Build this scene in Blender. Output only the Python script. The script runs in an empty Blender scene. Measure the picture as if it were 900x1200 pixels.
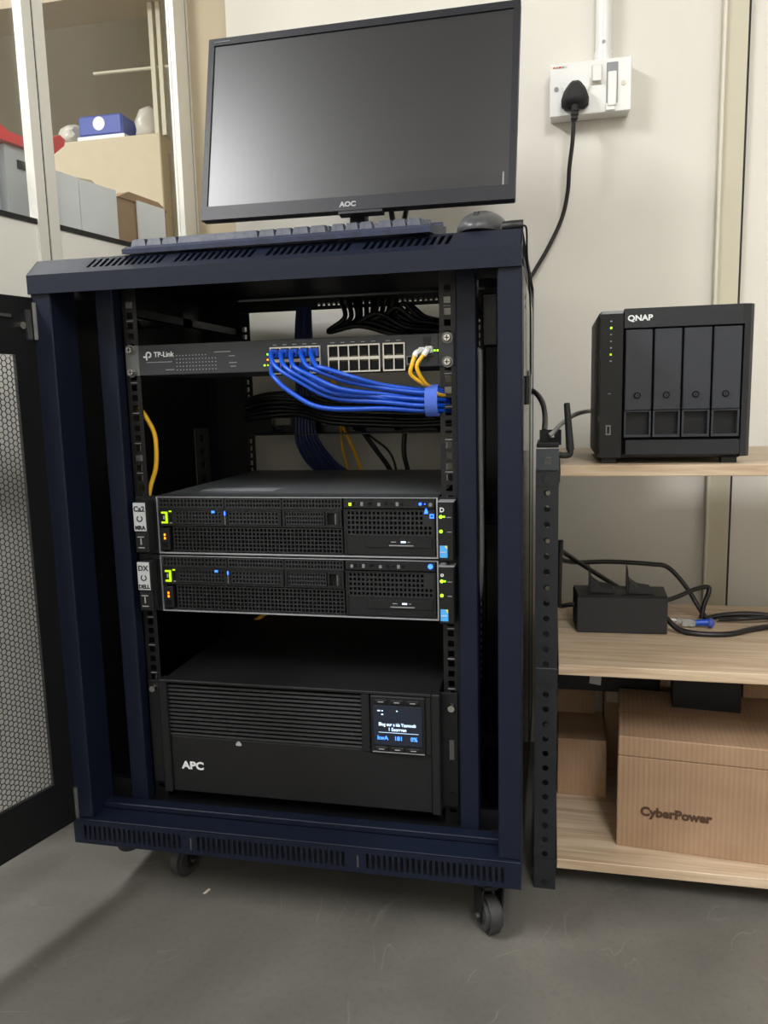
import bpy, bmesh, math, random
from mathutils import Vector, Matrix
random.seed(7)
C = bpy.context.scene.collection
SC = bpy.context.scene
PI = math.pi

# ------------------------------------------------------------------ camera
def R(d): return math.radians(d)
yaw, pit, rol = R(12.27), R(-8.29), R(-1.37)
F = Vector((-math.sin(yaw)*math.cos(pit), math.cos(yaw)*math.cos(pit), math.sin(pit)))
Rt = Vector((math.cos(yaw), math.sin(yaw), 0)); Up = Rt.cross(F)
c_, s_ = math.cos(rol), math.sin(rol)
R2 = Rt*c_ + Up*s_; U2 = Up*c_ - Rt*s_
cd = bpy.data.cameras.new('camera'); cam = bpy.data.objects.new('camera', cd); C.objects.link(cam)
m = Matrix((R2, U2, -F)).transposed().to_4x4(); m.translation = Vector((0.3706, -1.0617, 0.7484))
cam.matrix_world = m
cd.sensor_fit = 'VERTICAL'; cd.sensor_height = 36; cd.lens = 913.48/1200*36; cd.clip_start = .02
SC.camera = cam

# ------------------------------------------------------------------ world, lights, exposure
w = bpy.data.worlds.new('world'); SC.world = w; w.use_nodes = True
w.node_tree.nodes['Background'].inputs[0].default_value = (.9, .95, 1, 1)
w.node_tree.nodes['Background'].inputs[1].default_value = .02
SC.view_settings.view_transform = 'Standard'; SC.view_settings.look = 'None'
SC.view_settings.gamma = 1; SC.view_settings.exposure = 0.1; SC.view_settings.use_curve_mapping = False

def area(name, loc, sx, sy, power, col=(.98, .985, 1), rz=0):
    l = bpy.data.lights.new(name, 'AREA'); l.shape = 'RECTANGLE'; l.size = sx; l.size_y = sy
    l.energy = power; l.color = col
    o = bpy.data.objects.new(name, l); C.objects.link(o); o.location = loc; o.rotation_euler = (0, 0, rz)
    return o
LIGHTS = [((-1.65, -1.45, 2.66), .30, 1.2, 122), ((1.05, -2.3, 2.66), .60, 1.2, 64), ((2.0, -1.2, 2.66), .60, 1.2, 14), ((-1.7, .9, 2.66), .3, 1.2, 18)]
for i, (p, sx, sy, e) in enumerate(LIGHTS): area('fluorescent_light', p, sx, sy, e)

# ------------------------------------------------------------------ materials
def lin(c): return tuple(((v/255)/12.92 if v/255 <= .04045 else ((v/255+.055)/1.055)**2.4) for v in c) + (1,)
MATS = {}
def mat(name, rgb, rough=.5, metal=0, var=0, vscale=30, bump=0, bscale=200, spec=.5, emit=0, rgb2=None, trans=0, stretch=None, coat=0):
    M = bpy.data.materials.new(name); M.use_nodes = True; nt = M.node_tree; N = nt.nodes; L = nt.links
    b = N['Principled BSDF']
    b.inputs['Base Color'].default_value = lin(rgb); b.inputs['Roughness'].default_value = rough
    b.inputs['Metallic'].default_value = metal; b.inputs['Specular IOR Level'].default_value = spec
    if coat: b.inputs['Coat Weight'].default_value = coat
    if trans: b.inputs['Transmission Weight'].default_value = trans
    if emit:
        b.inputs['Emission Color'].default_value = lin(rgb); b.inputs['Emission Strength'].default_value = emit
    tc = N.new('ShaderNodeTexCoord'); mp = N.new('ShaderNodeMapping'); L.new(tc.outputs['Object'], mp.inputs[0])
    if stretch: mp.inputs['Scale'].default_value = stretch
    if var:
        n = N.new('ShaderNodeTexNoise'); n.inputs['Scale'].default_value = vscale; n.inputs['Detail'].default_value = 6
        L.new(mp.outputs[0], n.inputs['Vector'])
        r = N.new('ShaderNodeValToRGB'); r.color_ramp.elements[0].position = .3; r.color_ramp.elements[1].position = .72
        a = lin(rgb); k = rgb2 and lin(rgb2) or tuple(x*(1-var) for x in a[:3])+(1,)
        r.color_ramp.elements[0].color = k; r.color_ramp.elements[1].color = a
        L.new(n.outputs[0], r.inputs[0]); L.new(r.outputs[0], b.inputs['Base Color'])
    if bump:
        n2 = N.new('ShaderNodeTexNoise'); n2.inputs['Scale'].default_value = bscale; n2.inputs['Detail'].default_value = 3
        L.new(mp.outputs[0], n2.inputs['Vector'])
        bp = N.new('ShaderNodeBump'); bp.inputs['Strength'].default_value = bump; bp.inputs['Distance'].default_value = .001
        L.new(n2.outputs[0], bp.inputs['Height']); L.new(bp.outputs[0], b.inputs['Normal'])
    MATS[name] = M; return M

navy = mat('navy_powder_coat', (18, 24, 39), .42, spec=.22, var=.12, vscale=12, bump=.25, bscale=900)
blackm = mat('black_steel', (15, 16, 18), .40, spec=.4, var=.2, vscale=8, bump=.1, bscale=700)
gloss = mat('gloss_black_panel', (20, 20, 22), .12, spec=.6)
rail = mat('black_rail', (16, 16, 18), .38, spec=.35, var=.2, vscale=40)
steel = mat('bright_steel', (190, 190, 186), .25, metal=1)
zinc = mat('zinc_nut', (110, 110, 108), .4, metal=1)
dimsteel = mat('dull_steel', (120, 122, 122), .4, metal=.9, var=.2)
switchgrey = mat('switch_grey', (46, 48, 51), .5, spec=.35, bump=.1, bscale=900)
serverblk = mat('server_black', (22, 23, 25), .42, spec=.3, var=.15, vscale=60)
grillem = mat('grille_black', (36, 37, 38), .45, spec=.25)
rimm = mat('server_rim', (176, 180, 186), .35, metal=.8)
serverdark = mat('server_dark', (5, 5, 6), .7, spec=.2)
servertop = mat('server_lid', (112, 115, 118), .42, metal=.5, var=.15, vscale=14)
upsblk = mat('ups_black', (24, 24, 25), .5, spec=.25, bump=.15, bscale=1200)
upsdark = mat('ups_recess', (14, 14, 15), .6)
white = mat('white_plastic', (226, 226, 222), .35, var=.05, vscale=10)
offwhite = mat('cream_plastic', (205, 200, 185), .4)
printw = mat('white_print', (215, 216, 216), .6)
printg = mat('grey_print', (150, 152, 154), .6)
green = mat('green_led', (150, 255, 30), .4, emit=2.2)
lime = mat('lime_tab', (190, 230, 20), .4, emit=.55)
amber = mat('amber_led', (255, 150, 20), .4, emit=1.8)
blueled = mat('blue_led', (40, 90, 255), .4, emit=4)
dimled = mat('unlit_led', (140, 145, 148), .4)
bluecable = mat('blue_pvc', (16, 74, 186), .38, var=.08)
darkblue = mat('navy_pvc', (34, 44, 88), .45)
yellow = mat('yellow_pvc', (232, 178, 34), .4, var=.1)
velcro = mat('blue_velcro', (70, 100, 190), .85, bump=.5, bscale=1500)
blackc = mat('black_pvc', (20, 20, 21), .4, var=.15, vscale=60)
greyc = mat('grey_pvc', (150, 150, 145), .5)
screenm = mat('screen_glass', (13, 14, 17), .35, spec=.8)
bezel = mat('monitor_plastic', (27, 28, 34), .4, spec=.35, bump=.15, bscale=1300)
keyb = mat('keyboard_base', (34, 43, 72), .5, var=.5, vscale=90)
keym = mat('dusty_key_sheen', (78, 82, 92), .5, var=.25, vscale=140, rgb2=(44, 49, 64))  # grey mixes dust with reflected light painted onto black keys
mousem = mat('mouse_plastic', (62, 63, 66), .38)
nasm = mat('nas_plastic', (36, 37, 40), .42, spec=.3, bump=.12, bscale=1300)
nasside = mat('nas_side', (36, 37, 39), .5)
nastray = mat('nas_tray', (48, 50, 55), .45, spec=.3)
nasgloss = mat('nas_gloss', (12, 12, 14), .16, spec=.35)
lcd = mat('lcd_glass', (26, 32, 44), .2, emit=.12)
lcdtext = mat('lcd_text', (200, 225, 255), .5, emit=1.0)
lcdblue = mat('lcd_blue', (70, 140, 255), .5, emit=1.4)
plaster = mat('cream_wall_paint', (220, 216, 206), .65, var=.06, vscale=3, bump=.15, bscale=60)
plaster2 = mat('beige_wall', (186, 172, 146), .7, var=.06, vscale=4)  # darker beige than the cream walls
panelw = mat('partition_laminate', (240, 238, 230), .4, var=.04, vscale=3)
trimm = mat('trim_paint', (196, 190, 168), .55, var=.06, vscale=6)
alu = mat('white_aluminium', (226, 224, 216), .35, metal=.2)
rubber = mat('dark_rubber', (30, 30, 31), .7)
olive = mat('olive_wall', (150, 140, 120), .8, var=.1, vscale=2)
ceilm = mat('ceiling_paint', (225, 224, 218), .8, var=.04)
shelfpost = mat('black_slotted_steel', (30, 33, 38), .4, var=.25, vscale=40)
paper = mat('paper', (232, 234, 240), .7, var=.04, vscale=20)
greybox = mat('grey_carton', (188, 191, 196), .6, var=.08, vscale=8)
redm = mat('red_plastic', (214, 50, 52), .4)
bluep = mat('blue_wrap', (66, 84, 170), .45, var=.15, vscale=20)
plasticbag = mat('milky_plastic', (205, 200, 190), .3, var=.15, vscale=14, bump=.6, bscale=30)
cabm = mat('beige_cabinet', (196, 182, 155), .6, var=.05)
tape = mat('brown_tape', (168, 134, 98), .2, var=.15, vscale=60, stretch=(6, 1, .6))
orangem = mat('orange_tag', (230, 120, 40), .5)
skyb = mat('light_blue_sticker', (70, 160, 225), .5)
silverlab = mat('silver_label', (178, 180, 182), .4)
tread = mat('wheel_rubber', (46, 46, 47), .6, var=.2, vscale=60)

def wood_mat():
    M = mat('oak_laminate', (196, 170, 138), .45); nt = M.node_tree; N = nt.nodes; L = nt.links; b = N['Principled BSDF']
    tc = N.new('ShaderNodeTexCoord'); mp = N.new('ShaderNodeMapping'); mp.inputs['Scale'].default_value = (1.2, 22, 22)
    L.new(tc.outputs['Object'], mp.inputs[0])
    n = N.new('ShaderNodeTexNoise'); n.inputs['Scale'].default_value = 5; n.inputs['Detail'].default_value = 8; n.inputs['Distortion'].default_value = .6
    L.new(mp.outputs[0], n.inputs['Vector'])
    r = N.new('ShaderNodeValToRGB'); r.color_ramp.elements[0].position = .34; r.color_ramp.elements[1].position = .66
    r.color_ramp.elements[0].color = lin((172, 148, 120)); r.color_ramp.elements[1].color = lin((202, 182, 156))
    L.new(n.outputs[0], r.inputs[0]); L.new(r.outputs[0], b.inputs['Base Color'])
    return M
wood = wood_mat()

def card_mat(name, c1, c2, stripes):
    M = mat(name, c1, .75); nt = M.node_tree; N = nt.nodes; L = nt.links; b = N['Principled BSDF']
    tc = N.new('ShaderNodeTexCoord')
    n = N.new('ShaderNodeTexNoise'); n.inputs['Scale'].default_value = 14; n.inputs['Detail'].default_value = 5
    L.new(tc.outputs['Object'], n.inputs['Vector'])
    wv = N.new('ShaderNodeTexWave'); wv.inputs['Scale'].default_value = 42; wv.bands_direction = 'X'; wv.inputs['Distortion'].default_value = .4
    L.new(tc.outputs['Object'], wv.inputs['Vector'])
    mx = N.new('ShaderNodeMath'); mx.operation = 'MULTIPLY_ADD'; mx.inputs[1].default_value = stripes
    L.new(wv.outputs['Fac'], mx.inputs[0]); L.new(n.outputs[0], mx.inputs[2])
    r = N.new('ShaderNodeValToRGB'); r.color_ramp.elements[0].position = .3; r.color_ramp.elements[1].position = .8+stripes
    r.color_ramp.elements[0].color = lin(c2); r.color_ramp.elements[1].color = lin(c1)
    L.new(mx.outputs[0], r.inputs[0]); L.new(r.outputs[0], b.inputs['Base Color'])
    bp = N.new('ShaderNodeBump'); bp.inputs['Strength'].default_value = .3; bp.inputs['Distance'].default_value = .001
    L.new(wv.outputs['Fac'], bp.inputs['Height']); L.new(bp.outputs[0], b.inputs['Normal'])
    return M
card = card_mat('corrugated_cardboard', (166, 136, 108), (142, 114, 88), .22)
card2 = card_mat('plain_cardboard', (168, 136, 106), (148, 118, 90), .05)

def floor_mat():
    M = mat('worn_concrete', (140, 137, 128), .5); nt = M.node_tree; N = nt.nodes; L = nt.links; b = N['Principled BSDF']
    tc = N.new('ShaderNodeTexCoord')
    def noise(s, d, dist=0):
        n = N.new('ShaderNodeTexNoise'); n.inputs['Scale'].default_value = s; n.inputs['Detail'].default_value = d; n.inputs['Distortion'].default_value = dist
        L.new(tc.outputs['Object'], n.inputs['Vector']); return n
    n = noise(4, 10, .5)
    r = N.new('ShaderNodeValToRGB'); r.color_ramp.elements[0].position = .3; r.color_ramp.elements[1].position = .7
    r.color_ramp.elements[0].color = lin((82, 80, 75)); r.color_ramp.elements[1].color = lin((104, 101, 94))
    L.new(n.outputs[0], r.inputs[0])
    # thin pale scratches and trowel lines
    n2 = noise(2.6, 3, 2.5)
    r2 = N.new('ShaderNodeValToRGB'); e = r2.color_ramp.elements
    e[0].position = .494; e[0].color = (0, 0, 0, 1); e[1].position = .5; e[1].color = (1, 1, 1, 1)
    e2 = e.new(.506); e2.color = (0, 0, 0, 1)
    L.new(n2.outputs[0], r2.inputs[0])
    n3 = noise(9, 4); mul = N.new('ShaderNodeMath'); mul.operation = 'MULTIPLY'; L.new(r2.outputs[0], mul.inputs[0])
    r3 = N.new('ShaderNodeValToRGB'); r3.color_ramp.elements[0].position = .52; r3.color_ramp.elements[1].position = .66
    L.new(n3.outputs[0], r3.inputs[0]); L.new(r3.outputs[0], mul.inputs[1])
    sc = N.new('ShaderNodeMath'); sc.operation = 'MULTIPLY'; sc.inputs[1].default_value = .2; L.new(mul.outputs[0], sc.inputs[0])
    mx = N.new('ShaderNodeMix'); mx.data_type = 'RGBA'; mx.inputs[7].default_value = lin((196, 192, 184))
    L.new(sc.outputs[0], mx.inputs[0]); L.new(r.outputs[0], mx.inputs[6])
    n4 = noise(120, 4); r4 = N.new('ShaderNodeValToRGB'); r4.color_ramp.elements[0].position = .3; r4.color_ramp.elements[1].position = .5
    r4.color_ramp.elements[0].color = (.88, .88, .88, 1); r4.color_ramp.elements[1].color = (1, 1, 1, 1)
    L.new(n4.outputs[0], r4.inputs[0])
    m2 = N.new('ShaderNodeMix'); m2.data_type = 'RGBA'; m2.blend_type = 'MULTIPLY'; m2.inputs[0].default_value = 1
    L.new(mx.outputs[2], m2.inputs[6]); L.new(r4.outputs[0], m2.inputs[7]); L.new(m2.outputs[2], b.inputs['Base Color'])
    bp = N.new('ShaderNodeBump'); bp.inputs['Strength'].default_value = .2; bp.inputs['Distance'].default_value = .002
    L.new(n.outputs[0], bp.inputs['Height']); L.new(bp.outputs[0], b.inputs['Normal'])
    return M
concrete = floor_mat()

def perf_mat():          # lid strip with rows of pin holes too small to build
    M = mat('perforated_lid_strip', (70, 72, 75), .4, metal=.5); nt = M.node_tree; N = nt.nodes; L = nt.links; b = N['Principled BSDF']
    tc = N.new('ShaderNodeTexCoord'); v = N.new('ShaderNodeTexVoronoi'); v.inputs['Scale'].default_value = 260; v.inputs['Randomness'].default_value = .15
    L.new(tc.outputs['Object'], v.inputs['Vector'])
    r = N.new('ShaderNodeValToRGB'); r.color_ramp.elements[0].position = .36; r.color_ramp.elements[1].position = .42
    r.color_ramp.elements[0].color = lin((10, 10, 11)); r.color_ramp.elements[1].color = lin((74, 77, 80))
    L.new(v.outputs['Distance'], r.inputs[0]); L.new(r.outputs[0], b.inputs['Base Color'])
    return M
perf = perf_mat()

def glass_mat():
    M = bpy.data.materials.new('window_glass'); M.use_nodes = True; nt = M.node_tree; N = nt.nodes; L = nt.links
    N.clear(); out = N.new('ShaderNodeOutputMaterial'); mx = N.new('ShaderNodeMixShader'); t = N.new('ShaderNodeBsdfTransparent')
    g = N.new('ShaderNodeBsdfGlossy'); g.inputs['Roughness'].default_value = .03; lw = N.new('ShaderNodeLayerWeight'); lw.inputs[0].default_value = .5; pw = N.new('ShaderNodeMath'); pw.operation = 'POWER'; pw.inputs[1].default_value = 4; L.new(lw.outputs['Facing'], pw.inputs[0]); fr = N.new('ShaderNodeMath'); fr.operation = 'MULTIPLY_ADD'; fr.inputs[1].default_value = .35; fr.inputs[2].default_value = .03; L.new(pw.outputs[0], fr.inputs[0])
    t.inputs[0].default_value = (.98, .99, .98, 1)
    L.new(fr.outputs[0], mx.inputs[0]); L.new(t.outputs[0], mx.inputs[1]); L.new(g.outputs[0], mx.inputs[2]); L.new(mx.outputs[0], out.inputs[0])
    return M
glass = glass_mat()
clearp = mat('clear_plastic', (225, 228, 228), .15, trans=.7)

# ------------------------------------------------------------------ mesh helpers
class B(object):
    def __init__(s): s.bm = bmesh.new()
    def box(s, x0, x1, y0, y1, z0, z1, bev=0, seg=1, M=None):
        t = bmesh.new(); bmesh.ops.create_cube(t, size=1)
        for v in t.verts: v.co = Vector((x0+(v.co.x+.5)*(x1-x0), y0+(v.co.y+.5)*(y1-y0), z0+(v.co.z+.5)*(z1-z0)))
        if bev: bmesh.ops.bevel(t, geom=t.edges[:], offset=bev, segments=seg, affect='EDGES', profile=.5)
        return s.add(t, M)
    def add(s, t, M=None):
        if M: bmesh.ops.transform(t, matrix=M, verts=t.verts)
        me = bpy.data.meshes.new('tmp'); t.to_mesh(me); t.free(); s.bm.from_mesh(me); bpy.data.meshes.remove(me); return s
    def cyl(s, p0, p1, r, n=16, r2=None, bev=0):
        p0, p1 = Vector(p0), Vector(p1); d = p1-p0; t = bmesh.new()
        bmesh.ops.create_cone(t, cap_ends=True, segments=n, radius1=r, radius2=r if r2 is None else r2, depth=d.length)
        if bev: bmesh.ops.bevel(t, geom=[e for e in t.edges if abs(e.verts[0].co.z-e.verts[1].co.z) < 1e-6], offset=bev, segments=2, affect='EDGES')
        M = Matrix.Translation((p0+p1)/2) @ d.to_track_quat('Z', 'Y').to_matrix().to_4x4()
        return s.add(t, M)
    def sph(s, c, rx, ry, rz, n=16):
        t = bmesh.new(); bmesh.ops.create_uvsphere(t, u_segments=n, v_segments=n//2+2, radius=1)
        return s.add(t, Matrix.Translation(c) @ Matrix.Diagonal((rx, ry, rz, 1)))
    def tube(s, pts, r, n=10, sub=8):
        P = [Vector(p) for p in pts]; Q = []
        E = [P[0]*2-P[1]] + P + [P[-1]*2-P[-2]]
        for i in range(1, len(E)-2):
            a, b, c, d = E[i-1:i+3]
            for k in range(sub):
                t = k/sub
                Q.append(.5*((2*b)+(c-a)*t+(2*a-5*b+4*c-d)*t*t+(3*b-a-3*c+d)*t**3))
        Q.append(P[-1]); vs = []; up = None
        for i, q in enumerate(Q):
            T = (Q[min(i+1, len(Q)-1)]-Q[max(i-1, 0)]).normalized()
            if up is None: up = T.orthogonal().normalized()
            up = (up-T*up.dot(T)).normalized(); sd = T.cross(up)
            vs.append([s.bm.verts.new(q+(up*math.cos(2*PI*k/n)+sd*math.sin(2*PI*k/n))*r) for k in range(n)])
        for a, b in zip(vs, vs[1:]):
            for k in range(n): s.bm.faces.new((a[k], a[(k+1) % n], b[(k+1) % n], b[k]))
        s.bm.faces.new(vs[0][::-1]); s.bm.faces.new(vs[-1]); return s
    def prism(s, poly, fn, a, b):           # poly of 2-D points, fn(u, v, w) -> xyz, extruded from w=a to w=b
        lo = [s.bm.verts.new(fn(u, v, a)) for u, v in poly]; hi = [s.bm.verts.new(fn(u, v, b)) for u, v in poly]
        n = len(poly); s.bm.faces.new(lo[::-1]); s.bm.faces.new(hi)
        for i in range(n): s.bm.faces.new((lo[i], lo[(i+1) % n], hi[(i+1) % n], hi[i]))
        return s
    def grid(s, us, vs, solid, fn, t):      # sheet with holes: cells where solid(i,j); fn(u,v,w,i) -> xyz; thickness t
        V = {}
        def g(i, j, k):
            if (i, j, k) not in V: V[(i, j, k)] = s.bm.verts.new(fn(us[i], vs[j], k*t, i))
            return V[(i, j, k)]
        nu, nv = len(us)-1, len(vs)-1
        S = lambda i, j: 0 <= i < nu and 0 <= j < nv and solid(i, j)
        for i in range(nu):
            for j in range(nv):
                if not S(i, j): continue
                s.bm.faces.new((g(i, j, 0), g(i+1, j, 0), g(i+1, j+1, 0), g(i, j+1, 0)))
                s.bm.faces.new((g(i, j+1, 1), g(i+1, j+1, 1), g(i+1, j, 1), g(i, j, 1)))
                for (di, dj, p, q) in ((-1, 0, (i, j), (i, j+1)), (1, 0, (i+1, j+1), (i+1, j)), (0, -1, (i+1, j), (i, j)), (0, 1, (i, j+1), (i+1, j+1))):
                    if not S(i+di, j+dj): s.bm.faces.new((g(*p, 0), g(*q, 0), g(*q, 1), g(*p, 1)))
        return s

ORG = {}
def root_of(o):
    while o.parent: o = o.parent
    return o
def obj(name, b, m, parent=None, smooth=None, label=None):
    bm = b.bm if isinstance(b, B) else b
    if parent is not None:
        off = ORG.get(root_of(parent).name)
        if off: bmesh.ops.translate(bm, verts=bm.verts, vec=-off)
    bmesh.ops.recalc_face_normals(bm, faces=bm.faces)
    me = bpy.data.meshes.new(name); bm.to_mesh(me); bm.free(); me.materials.append(m)
    if smooth is not None:
        me.shade_smooth(); me.set_sharp_from_angle(angle=R(smooth))
    o = bpy.data.objects.new(name, me); C.objects.link(o); o.parent = parent
    if label: o['label'] = label
    return o
def thing(name, label, cat, loc=(0, 0, 0), rot=(0, 0, 0), group=None, world=True):
    o = bpy.data.objects.new(name, None); C.objects.link(o); o.location = loc; o.rotation_euler = rot
    o.empty_display_size = .05
    tag(o, label, cat, group)
    if world: ORG[o.name] = Vector(loc)
    return o
def tag(o, label, cat, group=None):
    o['label'] = label; o['category'] = cat
    if group: o['group'] = group
    return o
def struct(name, b, m, parent=None, label=None):
    o = obj(name, b, m, parent)
    if parent is None: o['kind'] = 'structure'
    if label: o['label'] = label
    return o
def one(name, b, m, label, cat, group=None, smooth=None): return tag(obj(name, b, m, None, smooth), label, cat, group)
def inst(src, name, parent, loc):
    o = bpy.data.objects.new(name, src.data); C.objects.link(o); o.parent = parent; o.location = loc; return o
def box(*a, **k): return B().box(*a, **k)
def text(name, body, size, m, parent, x, y, z, bold=0, sx=1, M=None, depth=.0004, align='LEFT', label=None):
    cu = bpy.data.curves.new(name, 'FONT'); cu.body = body; cu.size = size; cu.extrude = depth; cu.offset = bold; cu.align_x = align; cu.resolution_u = 3
    t = bpy.data.objects.new(name, cu); C.objects.link(t)
    dg = bpy.context.evaluated_depsgraph_get(); me = bpy.data.meshes.new_from_object(t.evaluated_get(dg))
    bpy.data.objects.remove(t); bpy.data.curves.remove(cu)
    bm = bmesh.new(); bm.from_mesh(me); bpy.data.meshes.remove(me)
    for v in bm.verts: v.co = Vector((v.co.x*sx, -v.co.z, v.co.y))
    if M: bmesh.ops.transform(bm, matrix=M, verts=bm.verts)
    bmesh.ops.translate(bm, verts=bm.verts, vec=(x, y, z))
    return obj(name, bm, m, parent, label=label)
xz = lambda u, v, w, i=0: (u, w, v)
def fr(a, b, n): return [a+(b-a)*i/n for i in range(n+1)]
def cuts(start, n, solidw, holew):          # start, then n holes of holew separated by solidw -> cut list (solid, hole, solid ...)
    u = [start]
    for i in range(n): u += [u[-1]+solidw, u[-1]+solidw+holew]
    return u+[u[-1]+solidw]

# ================================================================== THE SETTING
PE = Vector((-.442, .70, 0)); PD = Vector((-.19126, -.98154, 0)); PN = Vector((-.98154, .19126, 0))   # glazed partition: end, run, outward side
def pp(s, n, z): v = PE+PD*s+PN*n; return (v.x, v.y, z)
def pbox(b, s0, s1, n0, n1, z0, z1):
    return b.prism([(s0, n0), (s1, n0), (s1, n1), (s0, n1)], lambda u, v, w: pp(u, v, w), z0, z1)
struct('floor', box(-3.2, 2.8, -3.2, 2.2, -.05, 0), concrete)
struct('ceiling', box(-3.2, 2.8, -3.2, 2.2, 2.72, 2.77), ceilm)
struct('wall_back', box(-.295, 2.8, .575, .715, 0, 2.72), plaster)
struct('wall_corner', box(-.44, -.295, .70, .80, 0, 2.72), plaster2)
struct('wall_right', box(2.7, 2.8, -3.2, .575, 0, 2.72), plaster)
struct('wall_front', box(-3.2, 2.8, -3.2, -3.1, 0, 2.72), plaster)
struct('wall_next_room_back', box(-3.2, -.2, 2.0, 2.1, 0, 2.72), olive)
struct('wall_next_room_side', box(-3.2, -3.1, -3.2, 2.2, 0, 2.72), plaster)
struct('wall_next_room_end', box(-.44, -.30, .80, 2.0, 0, 2.72), plaster2)
t1 = struct('trim_1', box(.668, .712, .563, .575, 0, 2.72, bev=.001), trimm)
struct('trim_bead', box(.668, .674, .556, .563, 0, 2.72, bev=.001), offwhite, t1)
struct('trim_2', box(.713, .716, .566, .575, 0, 2.72), rubber)  # dark strip standing in for the shadow in the joint beside the trim
struct('wall_left', pbox(B(), -.02, .74, 0, .05, 0, 1.071), panelw)
struct('trim_3', pbox(B(), -.02, .74, -.003, .053, 1.071, 1.080), rubber)
def mullion(n, s0, s1):
    mid = (s0+s1)/2
    o = struct('trim_%d' % n, pbox(B(), mid+.004, s1, -.006, .014, 0, 2.72), alu)
    struct('mullion_half', pbox(B(), s0, mid-.001, -.005, .014, 0, 2.72), alu, o)
    struct('gasket', pbox(B(), mid-.001, mid+.004, -.003, .014, 0, 2.72), rubber, o)
    return o
mullion(4, .428, .478); m2_ = mullion(5, -.04, .052)
for zz in (1.16, 1.38, 1.60): struct('fixing_clip', pbox(B(), -.012, -.004, -.0062, -.0048, zz, zz+.03), dimsteel, m2_)
mullion(6, .74, .78)
for k, (s0, s1) in enumerate(((.052, .428), (.478, .74))):
    struct('window_%d' % (k+1), pbox(B(), s0, s1, .006, .009, 1.080, 2.72), glass)

# ceiling fixtures holding the lamps
tube_on = mat('lamp_tube', (255, 250, 235), .5, emit=3)
for (p, sx, sy, e) in LIGHTS:
    f = thing('ceiling_lamp', 'white fluorescent ceiling fitting above the %s' % ('open floor to the left' if p[0] == -1.65 else 'right-hand side of the room' if p[0] > 1.5 else 'space before the cabinet' if p[0] > 0 else 'next room'), 'lamp', (p[0], p[1], 2.72))
    obj('housing', box(p[0]-sx/2-.02, p[0]+sx/2+.02, p[1]-sy/2-.02, p[1]+sy/2+.02, 2.69, 2.72), white, f)
    for dx in (-.07, .07): obj('tube', B().cyl((p[0]+dx, p[1]-.57, 2.678), (p[0]+dx, p[1]+.57, 2.678), .010, 10), tube_on, f)

# ================================================================== THE RACK CABINET
W = .334
rk = thing('server_rack', 'navy blue network cabinet on castors with its perforated door swung open', 'server rack', (0, .2, 0))
# top cover: vertical lip, slotted slope, flat top
tc = obj('top_cover', box(-W, W, -.060, .520, .9465, .949), navy, rk)
obj('front_lip', box(-W, W, -.087, -.0845, .901, .926), navy, tc)
obj('side_lip', box(-W, -W+.002, -.0845, .520, .901, .9265), navy, tc)
sl = B()
sl.grid(cuts(-.083, 14, .010, .0065), [.906, .912, .919, .923], lambda i, j: not (i % 2 == 1 and j == 1), lambda u, v, w, i: (W-w, u, v), .002)
sl.grid(cuts(.170, 20, .010, .0065), [.906, .912, .919, .923], lambda i, j: not (i % 2 == 1 and j == 1), lambda u, v, w, i: (W-w, u, v), .002)
obj('side_lip', sl, navy, tc)
obj('rear_lip', box(-W, W, .518, .520, .942, .9465), navy, tc)
obj('slope_end', B().prism([(-.087, .926), (-.060, .949), (-.060, .926)], lambda u, v, w: (w, u, v), -W, -W+.002), navy, tc)
obj('slope_end', B().prism([(-.087, .926), (-.060, .949), (-.060, .926)], lambda u, v, w: (w, u, v), W-.002, W), navy, tc)
us = [-W]; holes = set()
for x0, n in ((-.246, 12), (-.118, 12), (.010, 12), (.138, 12)):
    for k in range(n):
        a = x0+k*.0094; holes.add(len(us)); us += [a, a+.0052]
us.append(W)
nf = Vector((0, -.0230, .0270)).normalized()
def slope(u, v, wv, i):
    sh = 0 if i in (0, len(us)-1) else (v-.5)*.008
    p = Vector((u+sh, -.087+.027*v, .926+.023*v)) - nf*wv*-1*-1
    return p
obj('vent_slope', B().grid(us, [0, .30, .86, 1], lambda i, j: not (i in holes and j == 1), slope, .0015), navy, tc)
# base: slotted front, top ledge, floor pan
bs = obj('base_tray', box(-W+.003, W-.003, -.048, .515, .128, .131), blackm, rk)
us2 = [-W]; h2 = set()
for a0, n in ((-.317, 20), (-.133, 28), (.121, 24)):
    for k in range(n):
        a = a0+k*.0081; h2.add(len(us2)); us2 += [a, a+.0042]
us2.append(W)
obj('vent_front', B().grid(us2, [.092, .0995, .1215, .129], lambda i, j: not (i in h2 and j == 1), lambda u, v, w, i: (u, -.087+w, v), .002), navy, bs)
for x in (-.143, .109): obj('bend_mark', box(x-.001, x+.0012, -.0875, -.0868, .100, .118), dimsteel, bs)
obj('inner_pan', box(-W+.004, W-.004, -.076, -.074, .093, .128).box(-W+.004, W-.004, -.074, .512, .093, .095), blackm, bs)
obj('front_ledge', box(-W, W, -.087, -.050, .129, .131, bev=.0006), navy, bs)
obj('sill', box(-W+.03, W-.03, -.050, -.030, .131, .140, bev=.001), navy, bs)
obj('side_skirt', box(-W, -W+.003, -.085, .515, .092, .128), navy, bs)
obj('side_skirt', box(W-.003, W, -.085, .515, .092, .128), navy, bs)
obj('rear_skirt', box(-W, W, .515, .518, .092, .129), navy, bs)
for x in (.316, -.316): obj('screw', B().cyl((x, -.070, .131), (x, -.070, .1345), .0045, 8), steel, bs)
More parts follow.
